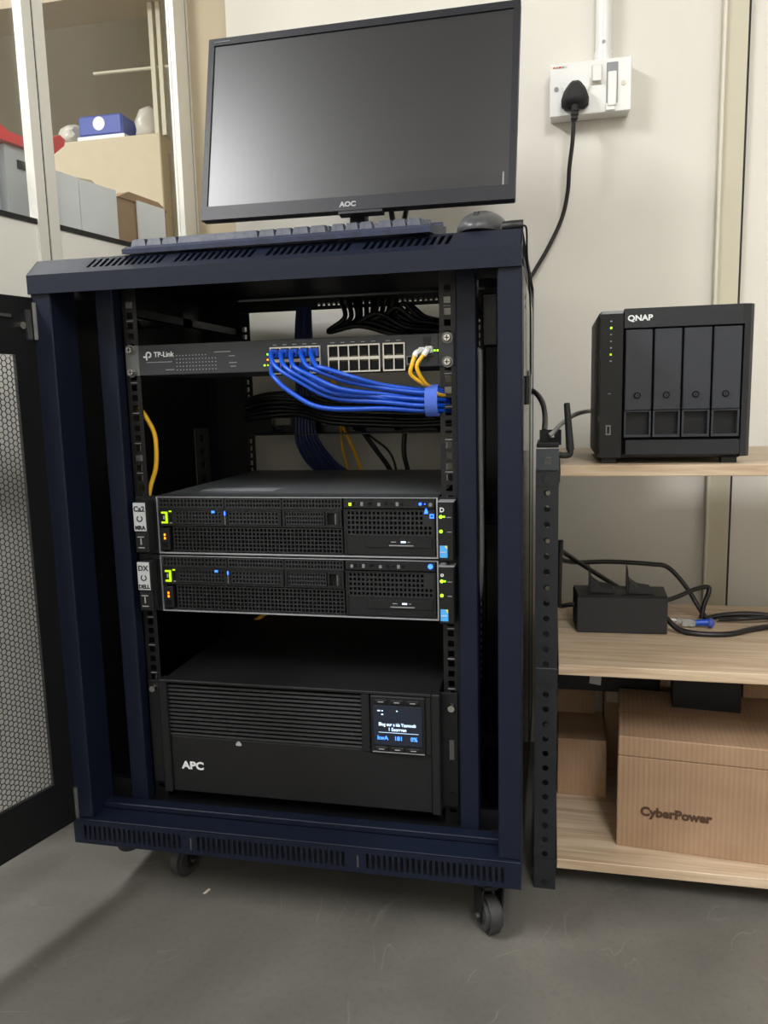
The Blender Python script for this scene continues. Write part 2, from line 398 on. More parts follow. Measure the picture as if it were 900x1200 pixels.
# corner posts and inner frame uprights
for s in (-1, 1):
    a, b2 = sorted((s*.304, s*W)); obj('corner_post', box(a, b2, -.082, -.022, .131, .9250, bev=.0015), navy, rk)
    a, b2 = sorted((s*.246, s*.2735)); obj('inner_upright', box(a, b2, -.022, .012, .131, .9465, bev=.002), navy, rk)
    a, b2 = sorted((s*.300, s*W)); obj('rear_post', box(a, b2, .470, .515, .131, .9465, bev=.0015), navy, rk)
    a, b2 = sorted((s*.2735, s*.330)); obj('tie_plate', box(a, b2, -.010, .004, .131, .160), blackm, rk); obj('tie_plate', box(a, b2, -.010, .004, .900, .940), blackm, rk)
for s in (-1, 1):
    a, b2 = sorted((s*.246, s*.302)); obj('rear_blank', box(a, b2, .444, .447, .131, .9465), blackm, rk)
obj('rear_top_beam', box(-.30, .30, .485, .510, .940, .9465), blackm, rk)
obj('rear_bottom_beam', box(-.30, .30, .485, .510, .131, .165), blackm, rk)
obj('front_top_beam', box(-.300, .300, -.020, .008, .925, .9465), blackm, rk)
# side panels; the left one has a cut-out near the top
obj('side_panel', B().grid([-.020, .165, .272, .470], [.131, .893, .912, .9465], lambda i, j: not (i == 1 and j == 1), lambda u, v, w, i: (-.331+w, u, v), .0015), blackm, rk)
rp = obj('side_panel', box(.3295, .3335, -.020, .470, .131, .905), gloss, rk)
obj('panel_latch', box(.3335, .3385, .06, .10, .735, .775, bev=.001), blackm, rp); obj('panel_latch', box(.3335, .3375, .16, .22, .735, .785, bev=.001), dimsteel, rp)
obj('panel_hole', B().cyl((.3335, .05, .868), (.3342, .05, .868), .003, 8), blackm, rp); obj('panel_hole', B().cyl((.3335, .05, .880), (.3342, .05, .880), .003, 8), blackm, rp)
obj('panel_seam', box(.3335, .3345, .28, .284, .131, .905), blackm, rp)
# mounting rails with square holes
zc = []; z = .150
while z < .905: zc.append(z); z += .01482
vs = [.131]
for q in zc: vs += [q-.0045, q+.0045]
vs.append(.925)
def rail_mesh(s, y):
    b = B(); xs = sorted((s*.2215, s*.2280, s*.2370, s*.246))
    b.grid(xs, vs, lambda i, j: not (i == 1 and j % 2 == 1), lambda u, v, w, i: (u, y+w, v), .002)
    a, c = sorted((s*.2440, s*.2462)); b.box(a, c, min(y, y+.002), y+.03, .131, .925)
    return b
for s in (-1, 1):
    r1 = obj('mounting_rail', rail_mesh(s, 0), rail, rk)
    r2 = obj('mounting_rail', rail_mesh(s, .440), rail, rk)
    nut = None
    for k in ((35, 50) if s < 0 else (49, 26, 41)):
        zz = zc[k] if k < len(zc) else zc[-1]
        n_ = obj('cage_nut', box(s*.2325-.0055, s*.2325+.0055, -.0012, .006, zz-.0050, zz+.0050, bev=.0008), zinc, r1)
    for k in range(0, len(zc), 3): obj('unit_mark', box(s*.2325-.005, s*.2325+.005, -.0005, .0002, zc[k]+.0069, zc[k]+.0077), printg, r1)
    for k in (4, 8, 12, 22, 25, 28, 31, 33, 34, 36): obj('hole_edge', box(s*.2295-.0004, s*.2295+.0009, -.0004, .0002, zc[k]-.0044, zc[k]+.0044), dimsteel, r1)
    for zz in (.16, .52, .88):
        a, c = sorted((s*.246, s*.331)); obj('rail_bracket', box(a, c, .200, .235, zz, zz+.02), blackm, rk)
        a, c = sorted((s*.246, s*.262)); obj('rail_brace', box(a, c, .030, .440, zz, zz+.012), blackm, rk)
obj('cable_bracket', B().grid(fr(.30, .36, 3), fr(.585, .70, 9), lambda i, j: not (i == 1 and j % 2 == 1), lambda u, v, w, i: (-.285-w, u, v), .002), dimsteel, rk)
obj('lock_block', box(.277, .298, .02, .05, .815, .885, bev=.002), blackm, rk)
# levelling foot and castors
lf = obj('levelling_foot', B().cyl((-.276, -.035, .060), (-.276, -.035, .074), .017, 20, bev=.002), rubber, rk, 40); obj('foot_stem', B().cyl((-.276, -.035, .070), (-.276, -.035, .093), .005, 10), steel, lf, 40)
def castor(px_, py_, ax, ay):
    a = Vector((ax, ay, 0)).normalized(); tdir = Vector((-a.y, a.x, 0)); c = Vector((px_, py_, .0275))
    cs = obj('castor', B().cyl(c+Vector((0, 0, .045)), c+Vector((0, 0, .050)), .018, 16).box(px_-.03, px_+.03, py_-.024, py_+.024, .0855, .092).cyl(c+Vector((0, 0, .05)), c+Vector((0, 0, .06)), .012, 12), blackm, rk, 40)
    for s in (-1, 1):
        fk = B(); o = c+a*(s*.0155)
        fk.prism([(-.008, -.008), (.008, -.008), (.016, .046), (-.016, .046)], lambda u, v, w_: o+tdir*u+Vector((0, 0, v))+a*w_, -.0012, .0012); obj('fork_side', fk, blackm, cs)
    obj('axle_bolt', B().cyl(c-a*.019, c+a*.019, .0042, 8), steel, cs)
    wh = B(); wh.cyl(c-a*.0125, c+a*.0125, .0272, 28, bev=.005); wo = obj('wheel', wh, tread, cs, 40)
    for s in (-1, 1): obj('wheel_hub', B().cyl(c+a*(s*.0125), c+a*(s*.0138), .014, 18), rubber, wo, 40)
castor(.288, -.050, -.88, -.48); castor(-.200, .000, -.95, .3); castor(.285, .45, -.9, .3); castor(-.285, .45, -.9, -.3)
# front door on its hinges, swung out
DM = Matrix.Translation((-.333, -.079, 0)) @ Matrix.Rotation(0, 4, 'Z')
dd = Vector((-.259, -.966, 0)); dn = Vector((-.966, .259, 0)); H = Vector((-.3335, -.090, 0))
def dp(u, n_, z): v = H+dd*u+dn*n_; return (v.x, v.y, z)
def dbox(b, u0, u1, n0, n1, z0, z1): return b.prism([(u0, n0), (u1, n0), (u1, n1), (u0, n1)], lambda u, v, w_: dp(u, v, w_), z0, z1)
DW = .62
dr = obj('front_door', dbox(B(), -.0085, .026, 0, .006, .126, .897), blackm, rk, label='black door frame with a honeycomb perforated steel sheet')
obj('door_stile', dbox(B(), DW-.035, DW, 0, .006, .126, .897), blackm, dr)
obj('door_rail', dbox(B(), .026, DW-.035, 0, .006, .126, .198), blackm, dr)
obj('door_rail', dbox(B(), .026, DW-.035, 0, .006, .819, .897), blackm, dr)
obj('stiffener', dbox(B(), .030, DW-.04, -.004, 0, .868, .872), dimsteel, dr)
for z0 in (.84, .13): obj('hinge_pin', B().cyl((H.x+.004, H.y+.008, z0), (H.x+.004, H.y+.008, z0+.05), .004, 10), dimsteel, dr); obj('hinge_plate', dbox(B(), -.002, .006, -.003, 0, z0, z0+.04), dimsteel if z0 > .5 else blackm, dr)
obj('hinge_screw', B().cyl(dp(.014, -.006, .858), dp(.014, 0, .858), .005, 10), steel, dr)
pt = .0079; cw = pt*math.sqrt(3)/2; b = B(); bmv = b.bm
u = .026+cw*.62; col = 0; nv = {}
def vkey(uu, zz, n_):
    k = (round(uu*2e5), round(zz*2e5), n_)
    if k not in nv: nv[k] = bmv.verts.new(dp(uu, .0010+n_*.0009, zz))
    return nv[k]
while u < DW-.035-cw*.4:
    z = .198+pt*(.5 if col % 2 else 1.0)
    while z < .819-pt*.35:
        for n_ in (0, 1):
            rO = pt/math.sqrt(3); rI = .0040
            O = [(u+rO*math.cos(k*PI/3), z+rO*math.sin(k*PI/3)) for k in range(6)]
            I = [(u+rI*math.cos(k*PI/3), z+rI*math.sin(k*PI/3)) for k in range(6)]
            OV = [vkey(p[0], p[1], n_) for p in O]; IV = [bmv.verts.new(dp(p[0], .0010+n_*.0009, p[1])) for p in I]
            for k in range(6): bmv.faces.new((OV[k], OV[(k+1) % 6], IV[(k+1) % 6], IV[k]))
            if n_ == 0: I0 = IV
            else:
                for k in range(6): bmv.faces.new((I0[k], I0[(k+1) % 6], IV[(k+1) % 6], IV[k]))
        z += pt
    u += cw; col += 1
ps = obj('perforated_sheet', b, blackm, dr); ps['kind'] = 'stuff'
dimplasc = mat('dull_grey_pvc', (112, 112, 110), .5)
# grey rod in the right-hand gap
one('grey_cord', B().tube([(.268, .006, .812), (.274, -.004, .808), (.2765, -.006, .796), (.276, -.006, .70), (.277, -.006, .60), (.2765, -.004, .52), (.272, .012, .47), (.262, .020, .44)], .0035, 8), dimplasc, 'thin grey cord running straight down between the right-hand posts of the cabinet', 'cord', None, 60)

# ================================================================== NETWORK SWITCH
sw = thing('network_switch', 'grey rack-mount network switch with two rows of ports and blue cables', 'network switch', (0, 0, .789))
obj('body', box(-.2205, .2205, -.0035, .180, .7895, .8330, bev=.0008), switchgrey, sw)
for s in (-1, 1):
    a, c = sorted((s*.2205, s*.2415)); e_ = obj('ear', box(a, c, -.0035, -.0015, .7895, .8330, bev=.0004), switchgrey if s > 0 else dimsteel, sw)
    for dz in (.0159, -.0159):
        z0 = .8108+dz
        sc_ = obj('screw', B().cyl((s*.2325, -.0036, z0), (s*.2325, -.0050, z0), .0075, 20), zinc, sw, 40)
        obj('screw_head', B().cyl((s*.2325, -.0050, z0), (s*.2325, -.0095, z0), .0056, 16, r2=.0044), steel, sc_, 40)
        obj('screw_slot', box(s*.2325-.0032, s*.2325+.0032, -.0099, -.0093, z0-.0006, z0+.0006).box(s*.2325-.0006, s*.2325+.0006, -.0099, -.0093, z0-.0032, z0+.0032), rubber, sc_)
def rj_block(x0, ncol, name='port_block'):
    xs = cuts(x0, ncol, .0016, .0128); zs = cuts(.7845, 2, .0018, .0148); zs = [.7852, .7872, .8020, .8060, .8208, .8228]
    pb = obj(name, B().grid(xs, zs, lambda i, j: not (i % 2 == 1 and j % 2 == 1), lambda u, v, w_, i: (u, -.0060+w_, v), .0030), dimsteel2, sw)
    for i in range(ncol):
        for r_ in range(2):
            xa, xb = xs[2*i+1], xs[2*i+2]; za, zb = (zs[1], zs[2]) if r_ == 0 else (zs[3], zs[4])
            up = 1 if r_ else -1
            pr = B().box(xa, xb, -.0039, -.0034, za, zb); xm = (xa+xb)/2; zt = zb if r_ else za
            for sx_ in (-1, 1):                  # shoulders beside the latch notch
                a, c = sorted((xm+sx_*.0030, xm+sx_*.0064)); lo, hi = sorted((zt, zt-up*.0026)); pr.box(a, c, -.0058, -.0040, lo, hi)
            po = obj('port', pr, serverdark, pb)
            obj('contact', box(xm-.0042, xm+.0042, -.0043, -.0039, *sorted((((za if r_ else zb)), (za if r_ else zb)+up*.002))), zinc2, po)
dimsteel2 = mat('port_shield', (196, 192, 182), .4, metal=.5); zinc2 = mat('port_contact', (70, 62, 45), .5, metal=.5)
rj_block(-.0175, 5, 'port_block'); rj_block(.0668, 5, 'port_block'); rj_block(.1445, 2, 'port_block')
sf = obj('fibre_slot', B().grid([.1770, .1785, .1895, .1910], [.7930, .7942, .8030, .8042], lambda i, j: not (i == 1 and j == 1), lambda u, v, w_, i: (u, -.006+w_, v), .0025), dimsteel, sw); obj('slot_hole', box(.1785, .1895, -.004, -.0036, .7942, .8030), serverdark, sf)
sf = obj('fibre_slot', B().grid([.1945, .1960, .2125, .2140], [.8040, .8052, .8145, .8157], lambda i, j: not (i == 1 and j == 1), lambda u, v, w_, i: (u, -.006+w_, v), .0025), dimsteel, sw); obj('slot_hole', box(.1960, .2125, -.004, -.0036, .8052, .8145), serverdark, sf)
obj('label_tab', box(.200, .210, -.0042, -.0035, .8185, .8290), serverblk, sw)
for (x, z, m_) in ((-.0215, .8135, green), (-.0215, .8060, amber), (-.0265, .7985, green), (-.0215, .7985, lime), (.2155, .8105, green), (.2195, .8105, green)):
    obj('status_light', box(x-.0011, x+.0011, -.0045, -.0035, z-.0011, z+.0011), m_, sw)
lg = obj('logo_mark', B().tube([(-.2075, -.0038, .8115), (-.2075, -.0038, .8205), (-.2045, -.0038, .8225), (-.2010, -.0038, .8205), (-.2015, -.0038, .8165), (-.2045, -.0038, .8155)], .0011, 6).box(-.2125, -.2075, -.0042, -.0035, .8150, .8172), printw, sw)
text('logo_text', 'TP-Link', .0105, printw, sw, -.1960, -.0037, .8155, bold=.0001, sx=.95)
obj('print_line', box(-.2085, -.1680, -.0040, -.0035, .8078, .8085), printg, sw)
for r_ in range(5):
    for k in range(13 if r_ else 10): obj('print_mark', box(-.1610+k*.0050, -.1596+k*.0050, -.0039, -.0035, .8165-r_*.0051-.0006, .8165-r_*.0051+.0006), printg, sw)
for (x0, x1, z) in ((-.102, -.077, .8192), (-.080, -.071, .8130), (-.080, -.068, .8035), (-.078, -.070, .7985), (-.1785, -.165, .7965)): obj('print_line', box(x0, x1, -.0039, -.0035, z, z+.0008), printg, sw)
for k in range(13):
    x = (-.0105+k*.0144) if k < 5 else (.0735+(k-5)*.0144) if k < 10 else (.1515+(k-10)*.0144)
    if k < 12: obj('port_mark', box(x-.003, x+.003, -.0039, -.0035, .8255, .8263), printg, sw)

# blue patch cables: five in the upper row of ports, two in the lower row
bxs = [-.0175+.0016+.0064+i*.0144 for i in range(5)]
paths = [(bxs[0], .8134, 'first'), (bxs[1], .8134, 'second'), (bxs[2], .8134, 'third'), (bxs[3], .8134, 'fourth'), (bxs[4], .8134, 'fifth'), (bxs[0], .7946, 'first'), (bxs[3], .7946, 'fourth')]
zend = [.7375, .7455, .7475, .7545, .7580, .7310, .7420]; yend = [-.020, -.022, -.008, -.021, -.010, -.014, -.003]
for k, (x, z, nm) in enumerate(paths):
    up = z > .80
    lab = 'blue patch cable in the %s port from the left, %s row of the switch' % (nm, 'upper' if up else 'lower')
    t = thing('patch_cable', lab, 'cable', (x, -.01, z), group='blue patch cables')
    ye, ze = yend[k], zend[k]; f_ = -.050-.006*(k % 3)
    sag = (.757, .763, .768, .778, .783, .744, .764)[k]
    xm = (.085, .090, .100, .105, .115, .075, .105)[k]
    pts = [(x, -.018, z), (x+.002, -.030, z-.003), (x+.0165, f_, z-.017-(.003 if up else -.003)), (x+(xm-x)*.5, f_-.008, (z+sag)/2-.010), (xm, f_-.004, sag-.006), (.150, -.040, ze+(sag-ze)*.32), (.190, (ye-.022)/1.6, ze+(sag-ze)*.06), (.213, ye, ze), (.228, ye*.3+.012, ze-.001), (.236, .030, ze-.002), (.240, .10, ze-.004)]
    obj('cord', B().tube(pts, .00315, 10, 7), bluecable, t, 60)
    p = obj('plug', box(x-.0058, x+.0058, -.016, -.0045, z-.0055, z+.0055, bev=.001), bluecable, t)
    obj('strain_relief', B().cyl((x, -.015, z), (x+.0004, -.026, z-.001), .0046, 10, r2=.0036), bluecable, t, 60)
    obj('latch_tab', box(x-.0025, x+.0025, -.012, -.0050, *(sorted((z+(.0055 if up else -.0055), z+(.0072 if up else -.0072))))), rubber, t)
obj2 = B()
st = []
for k in range(40):
    a = 2*PI*k/40; st.append((math.cos(a), math.sin(a)))
vsr = []
for x in (.2045, .2215):
    for rr in (1.0, 1.07):
        vsr.append([obj2.bm.verts.new((x+.0, -.0125+.0170*rr*c0, .7440+.0200*rr*s0)) for c0, s0 in st])
for k in range(40):
    j = (k+1) % 40
    for a, c in ((0, 1), (1, 3), (3, 2), (2, 0)): obj2.bm.faces.new((vsr[a][k], vsr[a][j], vsr[c][j], vsr[c][k]))
one('cable_strap', obj2, velcro, 'pale blue hook-and-loop strap gathering the blue patch cables at the right', 'strap', None, 50)
for k, (pz, lab) in enumerate((((.1995, .8105), 'yellow patch cable with white plug, left one of the looped pair beside the switch lights'), ((.2090, .8118), 'yellow patch cable with white plug, right one of the looped pair beside the switch lights'))):
    x, z = pz; t = thing('patch_cable', lab, 'cable', (x, -.01, z), group='yellow patch cables')
    e = (.2055, -.016, .7630) if k == 0 else (.2095, -.0175, .7630)
    pts = [(x, -.016, z), (x-.001-.004*(1-k), -.030, z-.004), (x-.010-.002*k, -.036, z-.020), (x-.0115+.001*k, -.034, z-.032), (e[0]-.004, -.026, e[2]+.004), e, (e[0]+.012, -.012, .752), (.236, .03, .750)]
    obj('cord', B().tube(pts, .0027, 10, 8), yellow, t, 60)
    obj('plug', box(x-.0045, x+.0045, -.016, -.0030, z-.005, z+.004, bev=.001), white, t)
    obj('strain_relief', B().tube(pts[:2]+[Vector(pts[1])*.7+Vector(pts[2])*.3], .0037, 10), white, t, 60)

# ================================================================== SERVERS
bodymesh = {}
def server(zt, label, upper):
    sv = thing('rack_server', label, 'server', (0, 0, zt-.087), group='rack servers')
    z0 = zt-.087; X0, X1 = -.2065, .2170; Y = -.006; Wd = X1-X0
    fx = lambda f: X0+Wd*f
    fz = lambda f: zt-.087*f
    ch = obj('chassis', box(X0, X1, Y+.012, .400, z0, zt-.001), serverdark, sv)
    obj('lid', box(X0, X1, Y+.034, .400, zt-.001, zt), servertop, sv)
    obj('lid_vent_strip', box(X0, X1, Y, Y+.034, zt-.001, zt+.0002), perf, sv)
    if upper: obj('lid_sticker', box(-.165, -.045, .060, .098, zt, zt+.0003), dimplas2, sv)
    # outer rim
    obj('front_rim', B().grid([X0, X0+.0022, X1-.0022, X1], [z0, z0+.0022, zt-.0022, zt], lambda i, j: not (i == 1 and j == 1), lambda u, v, w_, i: (u, Y+w_, v), .012), rimm, sv)
    def mesh_plate(name, xa, xb, za, zb, nx, nz, par=sv, y=Y+.003, bar=.32, m_=grillem, solid=None):
        us_ = cuts(xa, nx, (xb-xa)*bar/(nx+bar)*1.0, 0); px_ = (xb-xa)/(nx+bar); pz_ = (zb-za)/(nz+bar)
        us_ = [xa]; vs_ = [za]
        for i in range(nx): us_ += [xa+px_*i+px_*bar, xa+px_*(i+1)]
        us_.append(xb)
        for i in range(nz): vs_ += [za+pz_*i+pz_*bar, za+pz_*(i+1)]
        vs_.append(zb)
        return obj(name, B().grid(us_, vs_, lambda i, j: not (i % 2 == 1 and j % 2 == 1 and (solid is None or not solid(i//2, j//2))), lambda u, v, w_, i: (u, y+w_, v), .0025), m_, par)
    e = .0012; ed = [.005, .255, .464, .678]
    for k in range(3):
        xa, xb = fx(ed[k])+e, fx(ed[k+1])-e
        mesh_plate('blank_grille', xa, xb, fz(.205), fz(.035), 18, 2, y=Y+.001, bar=.4)
        bay = obj('drive_bay', B().grid([xa, xa+.0035, xb-.0035, xb], [fz(.505), fz(.485), fz(.245), fz(.225)], lambda i, j: not (i == 1 and j == 1), lambda u, v, w_, i: (u, Y-.001+w_, v), .006), serverblk, sv)
        ga, gb = (xa+.026, xb-.003) if k == 0 else (xa+.004, xb-.003) if k == 1 else (xa+.004, xb-.026)
        mesh_plate('grille', ga, gb, fz(.480), fz(.250), 14, 3, par=bay, y=Y+.0005, bar=.42)
        if k == 0:
            obj('bay_face', box(xa+.0035, ga, Y, Y+.003, fz(.485), fz(.245)), serverblk, bay)
            x = xa+.0045
            obj('release_tab', B().grid([x, x+.002, x+.0065, x+.0095], [fz(.47), fz(.44), fz(.30), fz(.27)], lambda i, j: not (i < 2 and j == 1), lambda u, v, w_, i: (u, Y-.002+w_, v), .002), lime, bay)
            obj('tab_mark', box(x+.0025, x+.0045, Y-.001, Y, fz(.40), fz(.34)), printg, bay)
            obj('activity_light', box(xa+.0165, xa+.0205, Y-.0008, Y, fz(.275), fz(.250)), lime, bay)
            obj('bay_notch', box(xa+.0165, xa+.0210, Y-.0005, Y, fz(.44), fz(.31)), serverdark, bay); obj('bay_mark', box(xa+.017, xa+.0205, Y-.0006, Y, fz(.47), fz(.455)), printg, bay)
            obj('activity_light', box(xb-.0185, xb-.0140, Y-.0015, Y-.0003, fz(.285), fz(.250)), blueled, bay)
        if k == 1:
            obj('bay_edge', box(xa-.001, xa+.001, Y-.002, Y-.001, fz(.48), fz(.24)), dimsteel, bay); obj('activity_light', box(xa-.0008, xa+.0012, Y-.0026, Y-.0018, fz(.32), fz(.26)), blueled, bay)
        if k == 2:
            obj('handle_well', box(xb-.024, xb-.0035, Y+.002, Y+.004, fz(.48), fz(.25)), serverdark, bay)
            obj('handle', B().grid([xb-.0235, xb-.021, xb-.010, xb-.0065, xb-.004], [fz(.485), fz(.46), fz(.27), fz(.245)], lambda i, j: not (i in (1,) and j == 1), lambda u, v, w_, i: (u, Y-.0015+w_, v), .003), serverblk, bay)
            obj('handle_edge', box(xb-.0098, xb-.0078, Y-.0020, Y-.0012, fz(.46), fz(.28)), dimsteel, bay)
    for zz in (.215, .515): obj('cross_bar', box(fx(.005), fx(.678), Y+.001, Y+.006, fz(zz+.008), fz(zz-.008)), serverblk, sv)
    for k in range(1, 3): obj('divider', box(fx(ed[k])-.0011, fx(ed[k])+.0011, Y+.0015, Y+.006, fz(.51), fz(.03)), serverdark, sv)
    mesh_plate('lower_grille', fx(.005)+.022, fx(.678)-e, fz(.950), fz(.535), 44, 6, y=Y+.001, bar=.26)
    pw = obj('power_button_panel', box(fx(.012), fx(.012)+.0150, Y-.004, Y+.004, fz(.93), fz(.55), bev=.001), serverblk, sv)
    for zz in (.66, .72): obj('power_light', box(fx(.012)+.0065, fx(.012)+.0090, Y-.0048, Y-.004, fz(zz+.022), fz(zz-.016)), amber, pw)
    obj('power_switch', box(fx(.012)+.004, fx(.012)+.0115, Y-.0048, Y-.004, fz(.88), fz(.79)), serverdark, pw)
    # right-hand third: light strip, grille, optical drive
    xa, xb = fx(.682), fx(.990)
    rs = obj('control_strip', box(xa, xb, Y, Y+.006, fz(.190), fz(.040), bev=.0006), serverblk, sv)
    for k, x in enumerate((.06, .10, .16, .19, .27, .29, .38, .46, .52, .58, .63)):
        obj('indicator', box(xa+(xb-xa)*x, xa+(xb-xa)*x+.004, Y-.0005, Y, fz(.15-.012*(k % 3)), fz(.10-.012*(k % 2))), (lime if k < 1 and upper else serverdark if k % 3 else dimplas), rs)
    if upper:
        obj('status_light', B().cyl((xa+(xb-xa)*.845, Y-.0012, fz(.115)), (xa+(xb-xa)*.845, Y, fz(.115)), .0022, 10), blueled, rs); obj('status_light', B().cyl((xa+(xb-xa)*.895, Y-.0012, fz(.115)), (xa+(xb-xa)*.895, Y, fz(.115)), .0009, 8), blueled, rs)
        obj('button', B().cyl((xa+(xb-xa)*.955, Y-.0012, fz(.125)), (xa+(xb-xa)*.955, Y, fz(.125)), .0028, 10), dimplas, rs)
        obj('service_mark', B().prism([(0, 0), (.0055, 0), (.0055, .0025), (.0035, .0075), (.0022, .007)], lambda u, v, w_: (xa+(xb-xa)*.885+u, w_, fz(.27)+v), Y-.001, Y), blueled, rs)
        obj('service_mark', B().grid([xa+(xb-xa)*.945, xa+(xb-xa)*.945+.0014, xa+(xb-xa)*.945+.0046, xa+(xb-xa)*.945+.006], [fz(.345), fz(.325), fz(.295), fz(.275)], lambda i, j: not (i == 1 and j == 1), lambda u, v, w_, i: (u, Y-.001+w_, v), .001), blueled, rs)
    else:
        obj('status_light', B().cyl((xa+(xb-xa)*.945, Y-.0015, fz(.105)), (xa+(xb-xa)*.945, Y, fz(.105)), .0036, 14), blueled, rs)
    obj('grille_frame', B().grid([xa, xa+.003, xb-.003, xb], [fz(.97), fz(.955), fz(.22), fz(.205)], lambda i, j: not (i == 1 and j == 1), lambda u, v, w_, i: (u, Y+w_, v), .004), serverblk, sv)
    mesh_plate('upper_grille', xa+.003, xb-.003, fz(.640), fz(.215), 20, 5, y=Y+.001, bar=.36, solid=lambda i, j: i >= 18 and j > 1)
    od = obj('optical_drive', box(xa+.003, xb-.003, Y+.001, Y+.006, fz(.950), fz(.645)), serverblk, sv)
    tr = obj('tray', box(xa+.032, xb-.004, Y-.0005, Y+.002, fz(.830), fz(.690), bev=.0004), serverblk, od)
    obj('tray_slot', box(xa+.065, xa+.100, Y-.001, Y-.0004, fz(.802), fz(.785)), dimplas2, tr); obj('tray_light', box(xa+.082, xa+.089, Y-.001, Y-.0004, fz(.748), fz(.722)), lcdtext, tr)
    obj('tray_mark', box(xa+.068, xa+.075, Y-.001, Y-.0004, fz(.742), fz(.730)), printg, tr); obj('tray_mark', box(xa+.092, xa+.095, Y-.001, Y-.0004, fz(.740), fz(.730)), printg, tr)
    # rack ears with latch covers
    el = obj('left_ear', B().box(-.2410, -.2070, -.0040, -.0015, z0, zt).box(-.2325, -.2110, -.0280, -.0040, z0+.004, zt-.006, bev=.002), serverblk, sv)
    lab_ = obj('ear_label', box(-.2320, -.2125, -.0292, -.0278, fz(.57), fz(.085), bev=.0005), silverlab, el)
    body_ = ('Ca2', 'MRA') if upper else ('DX', 'DELL')
    text('label_text', body_[0], .0110, rubber, el, -.2222, -.0293, fz(.23), bold=.0003, align='CENTER')
    text('label_text', body_[1], .0080, rubber, el, -.2222, -.0293, fz(.54), bold=.0004, align='CENTER')
    ring = B(); 
    for k in range(12):
        if k in (2, 3): continue
        a0 = 2*PI*k/12; ring.prism([(math.cos(a0)*.0032, math.sin(a0)*.0032), (math.cos(a0)*.005, math.sin(a0)*.005), (math.cos(a0+.5)*.005, math.sin(a0+.5)*.005), (math.cos(a0+.5)*.0032, math.sin(a0+.5)*.0032)], lambda u, v, w_: (-.2222+u, w_, fz(.355)+v), -.0296, -.0290)
    obj('label_symbol', ring, rubber, el)
    lt = obj('ear_latch', box(-.2305, -.2135, -.0292, -.0278, fz(.92), fz(.62), bev=.0006), upsblk, el)
    obj('latch_mark', box(-.2275, -.2170, -.0298, -.0291, fz(.675), fz(.66)).box(-.2230, -.2212, -.0298, -.0291, fz(.80), fz(.69)).box(-.2270, -.2170, -.0298, -.0291, fz(.86), fz(.845)), printg, lt)
    er = obj('right_ear', B().box(.2170, .2425, -.0040, -.0015, z0, zt).box(.2200, .2425, -.0300, -.0040, z0+.002, zt-.004, bev=.002), serverblk, sv)
    obj('ear_top', box(.2205, .2420, -.0298, -.006, zt-.0042, zt-.0032), dimplas2, er)
    text('ear_mark', 'D' if upper else 'o', .0085, printw, er, .2228, -.0302, fz(.20), bold=.0002)
    for zz in (.275, .505):
        obj('ear_light', B().cyl((.2245, -.0312, fz(zz)), (.2245, -.030, fz(zz)), .0023, 10), green, er)
        obj('ear_icon', box(.2325, .2385, -.0306, -.0299, fz(zz+.015), fz(zz+.003)), dimplas2, er)
    obj('ear_light', box(.2272, .2300, -.0310, -.030, fz(.285), fz(.262)), green, er)
    stk = obj('chip_sticker', box(.2225, .2330, -.0305, -.0299, fz(.92), fz(.73)), skyb, er)
    obj('sticker_corner', B().prism([(.2290, fz(.732)), (.2328, fz(.732)), (.2328, fz(.79))], xz, -.0308, -.0304), lime2, stk); text('sticker_text', 'xeon', .0042, printw, stk, .2232, -.0306, fz(.845))
dimplas = mat('faded_icon', (110, 112, 114), .6); dimplas2 = mat('grey_edge_plastic', (130, 132, 134), .45); lime2 = mat('sticker_yellow', (220, 210, 60), .5)
server(.6125, 'upper of two black rack servers, with blue service symbols at the right', True)
server(.5235, 'lower of two black rack servers, with one bright blue light at upper right', False)

# ================================================================== UPS
up = thing('rack_ups', 'large black rack-mount battery backup with slatted front and lit display', 'ups', (0, .2, .153))
zt, z0, Y, X0, X1 = .3345, .1530, -.024, -.2125, .2190
obj('chassis', box(X0+.004, X1-.004, Y+.016, .410, z0+.004, zt-.002, bev=.001), upsblk, up)
be = obj('bezel', box(X0+.012, X1-.012, Y+.003, Y+.016, z0, zt-.090, bev=.002), upsblk, up)
obj('end_cap', box(X0, X0+.0125, Y-.002, Y+.016, z0, zt, bev=.0015), upsblk, up); obj('end_cap', box(X1-.0125, X1, Y-.002, Y+.016, z0, zt, bev=.0015), upsblk, up)
obj('top_strip', box(X0+.012, X1-.012, Y-.002, Y+.016, zt-.0045, zt, bev=.001), upsblk, up)
obj('louvre_recess', box(X0+.012, X1-.012, Y+.012, Y+.016, zt-.092, zt-.004), upsdark, up)
s0 = None
for k in range(13):
    zz = zt-.0105-k*.0064
    if s0 is None: s0 = obj('slat', B().prism([(Y+.002, -.0016), (Y+.0035, .0012), (Y+.013, .0020), (Y+.013, -.0008)], lambda u, v, w_: (w_, u, zz+v), X0+.0125, .104), upsblk, up)
    else: inst(s0, 'slat', up, (0, 0, -k*.0064))
obj('mullion', box(.104, .1165, Y-.001, Y+.016, zt-.092, zt-.0045, bev=.001), upsblk, up)
dp_ = obj('display_panel', box(.118, .1985, Y-.002, Y+.014, zt-.091, zt-.0055, bev=.002), upsblk, up)
obj('bezel_bar', box(.1985, .2060, Y-.001, Y+.014, zt-.091, zt-.0045, bev=.001), upsblk, up)
for k in range(15): obj('vent_tooth', box(.2055, .2085, Y, Y+.012, zt-.012-k*.0056, zt-.0088-k*.0056), upsblk, up)
sg = obj('screen', box(.1225, .1940, Y-.0034, Y-.0018, zt-.0790, zt-.0195, bev=.0006), lcd, dp_)
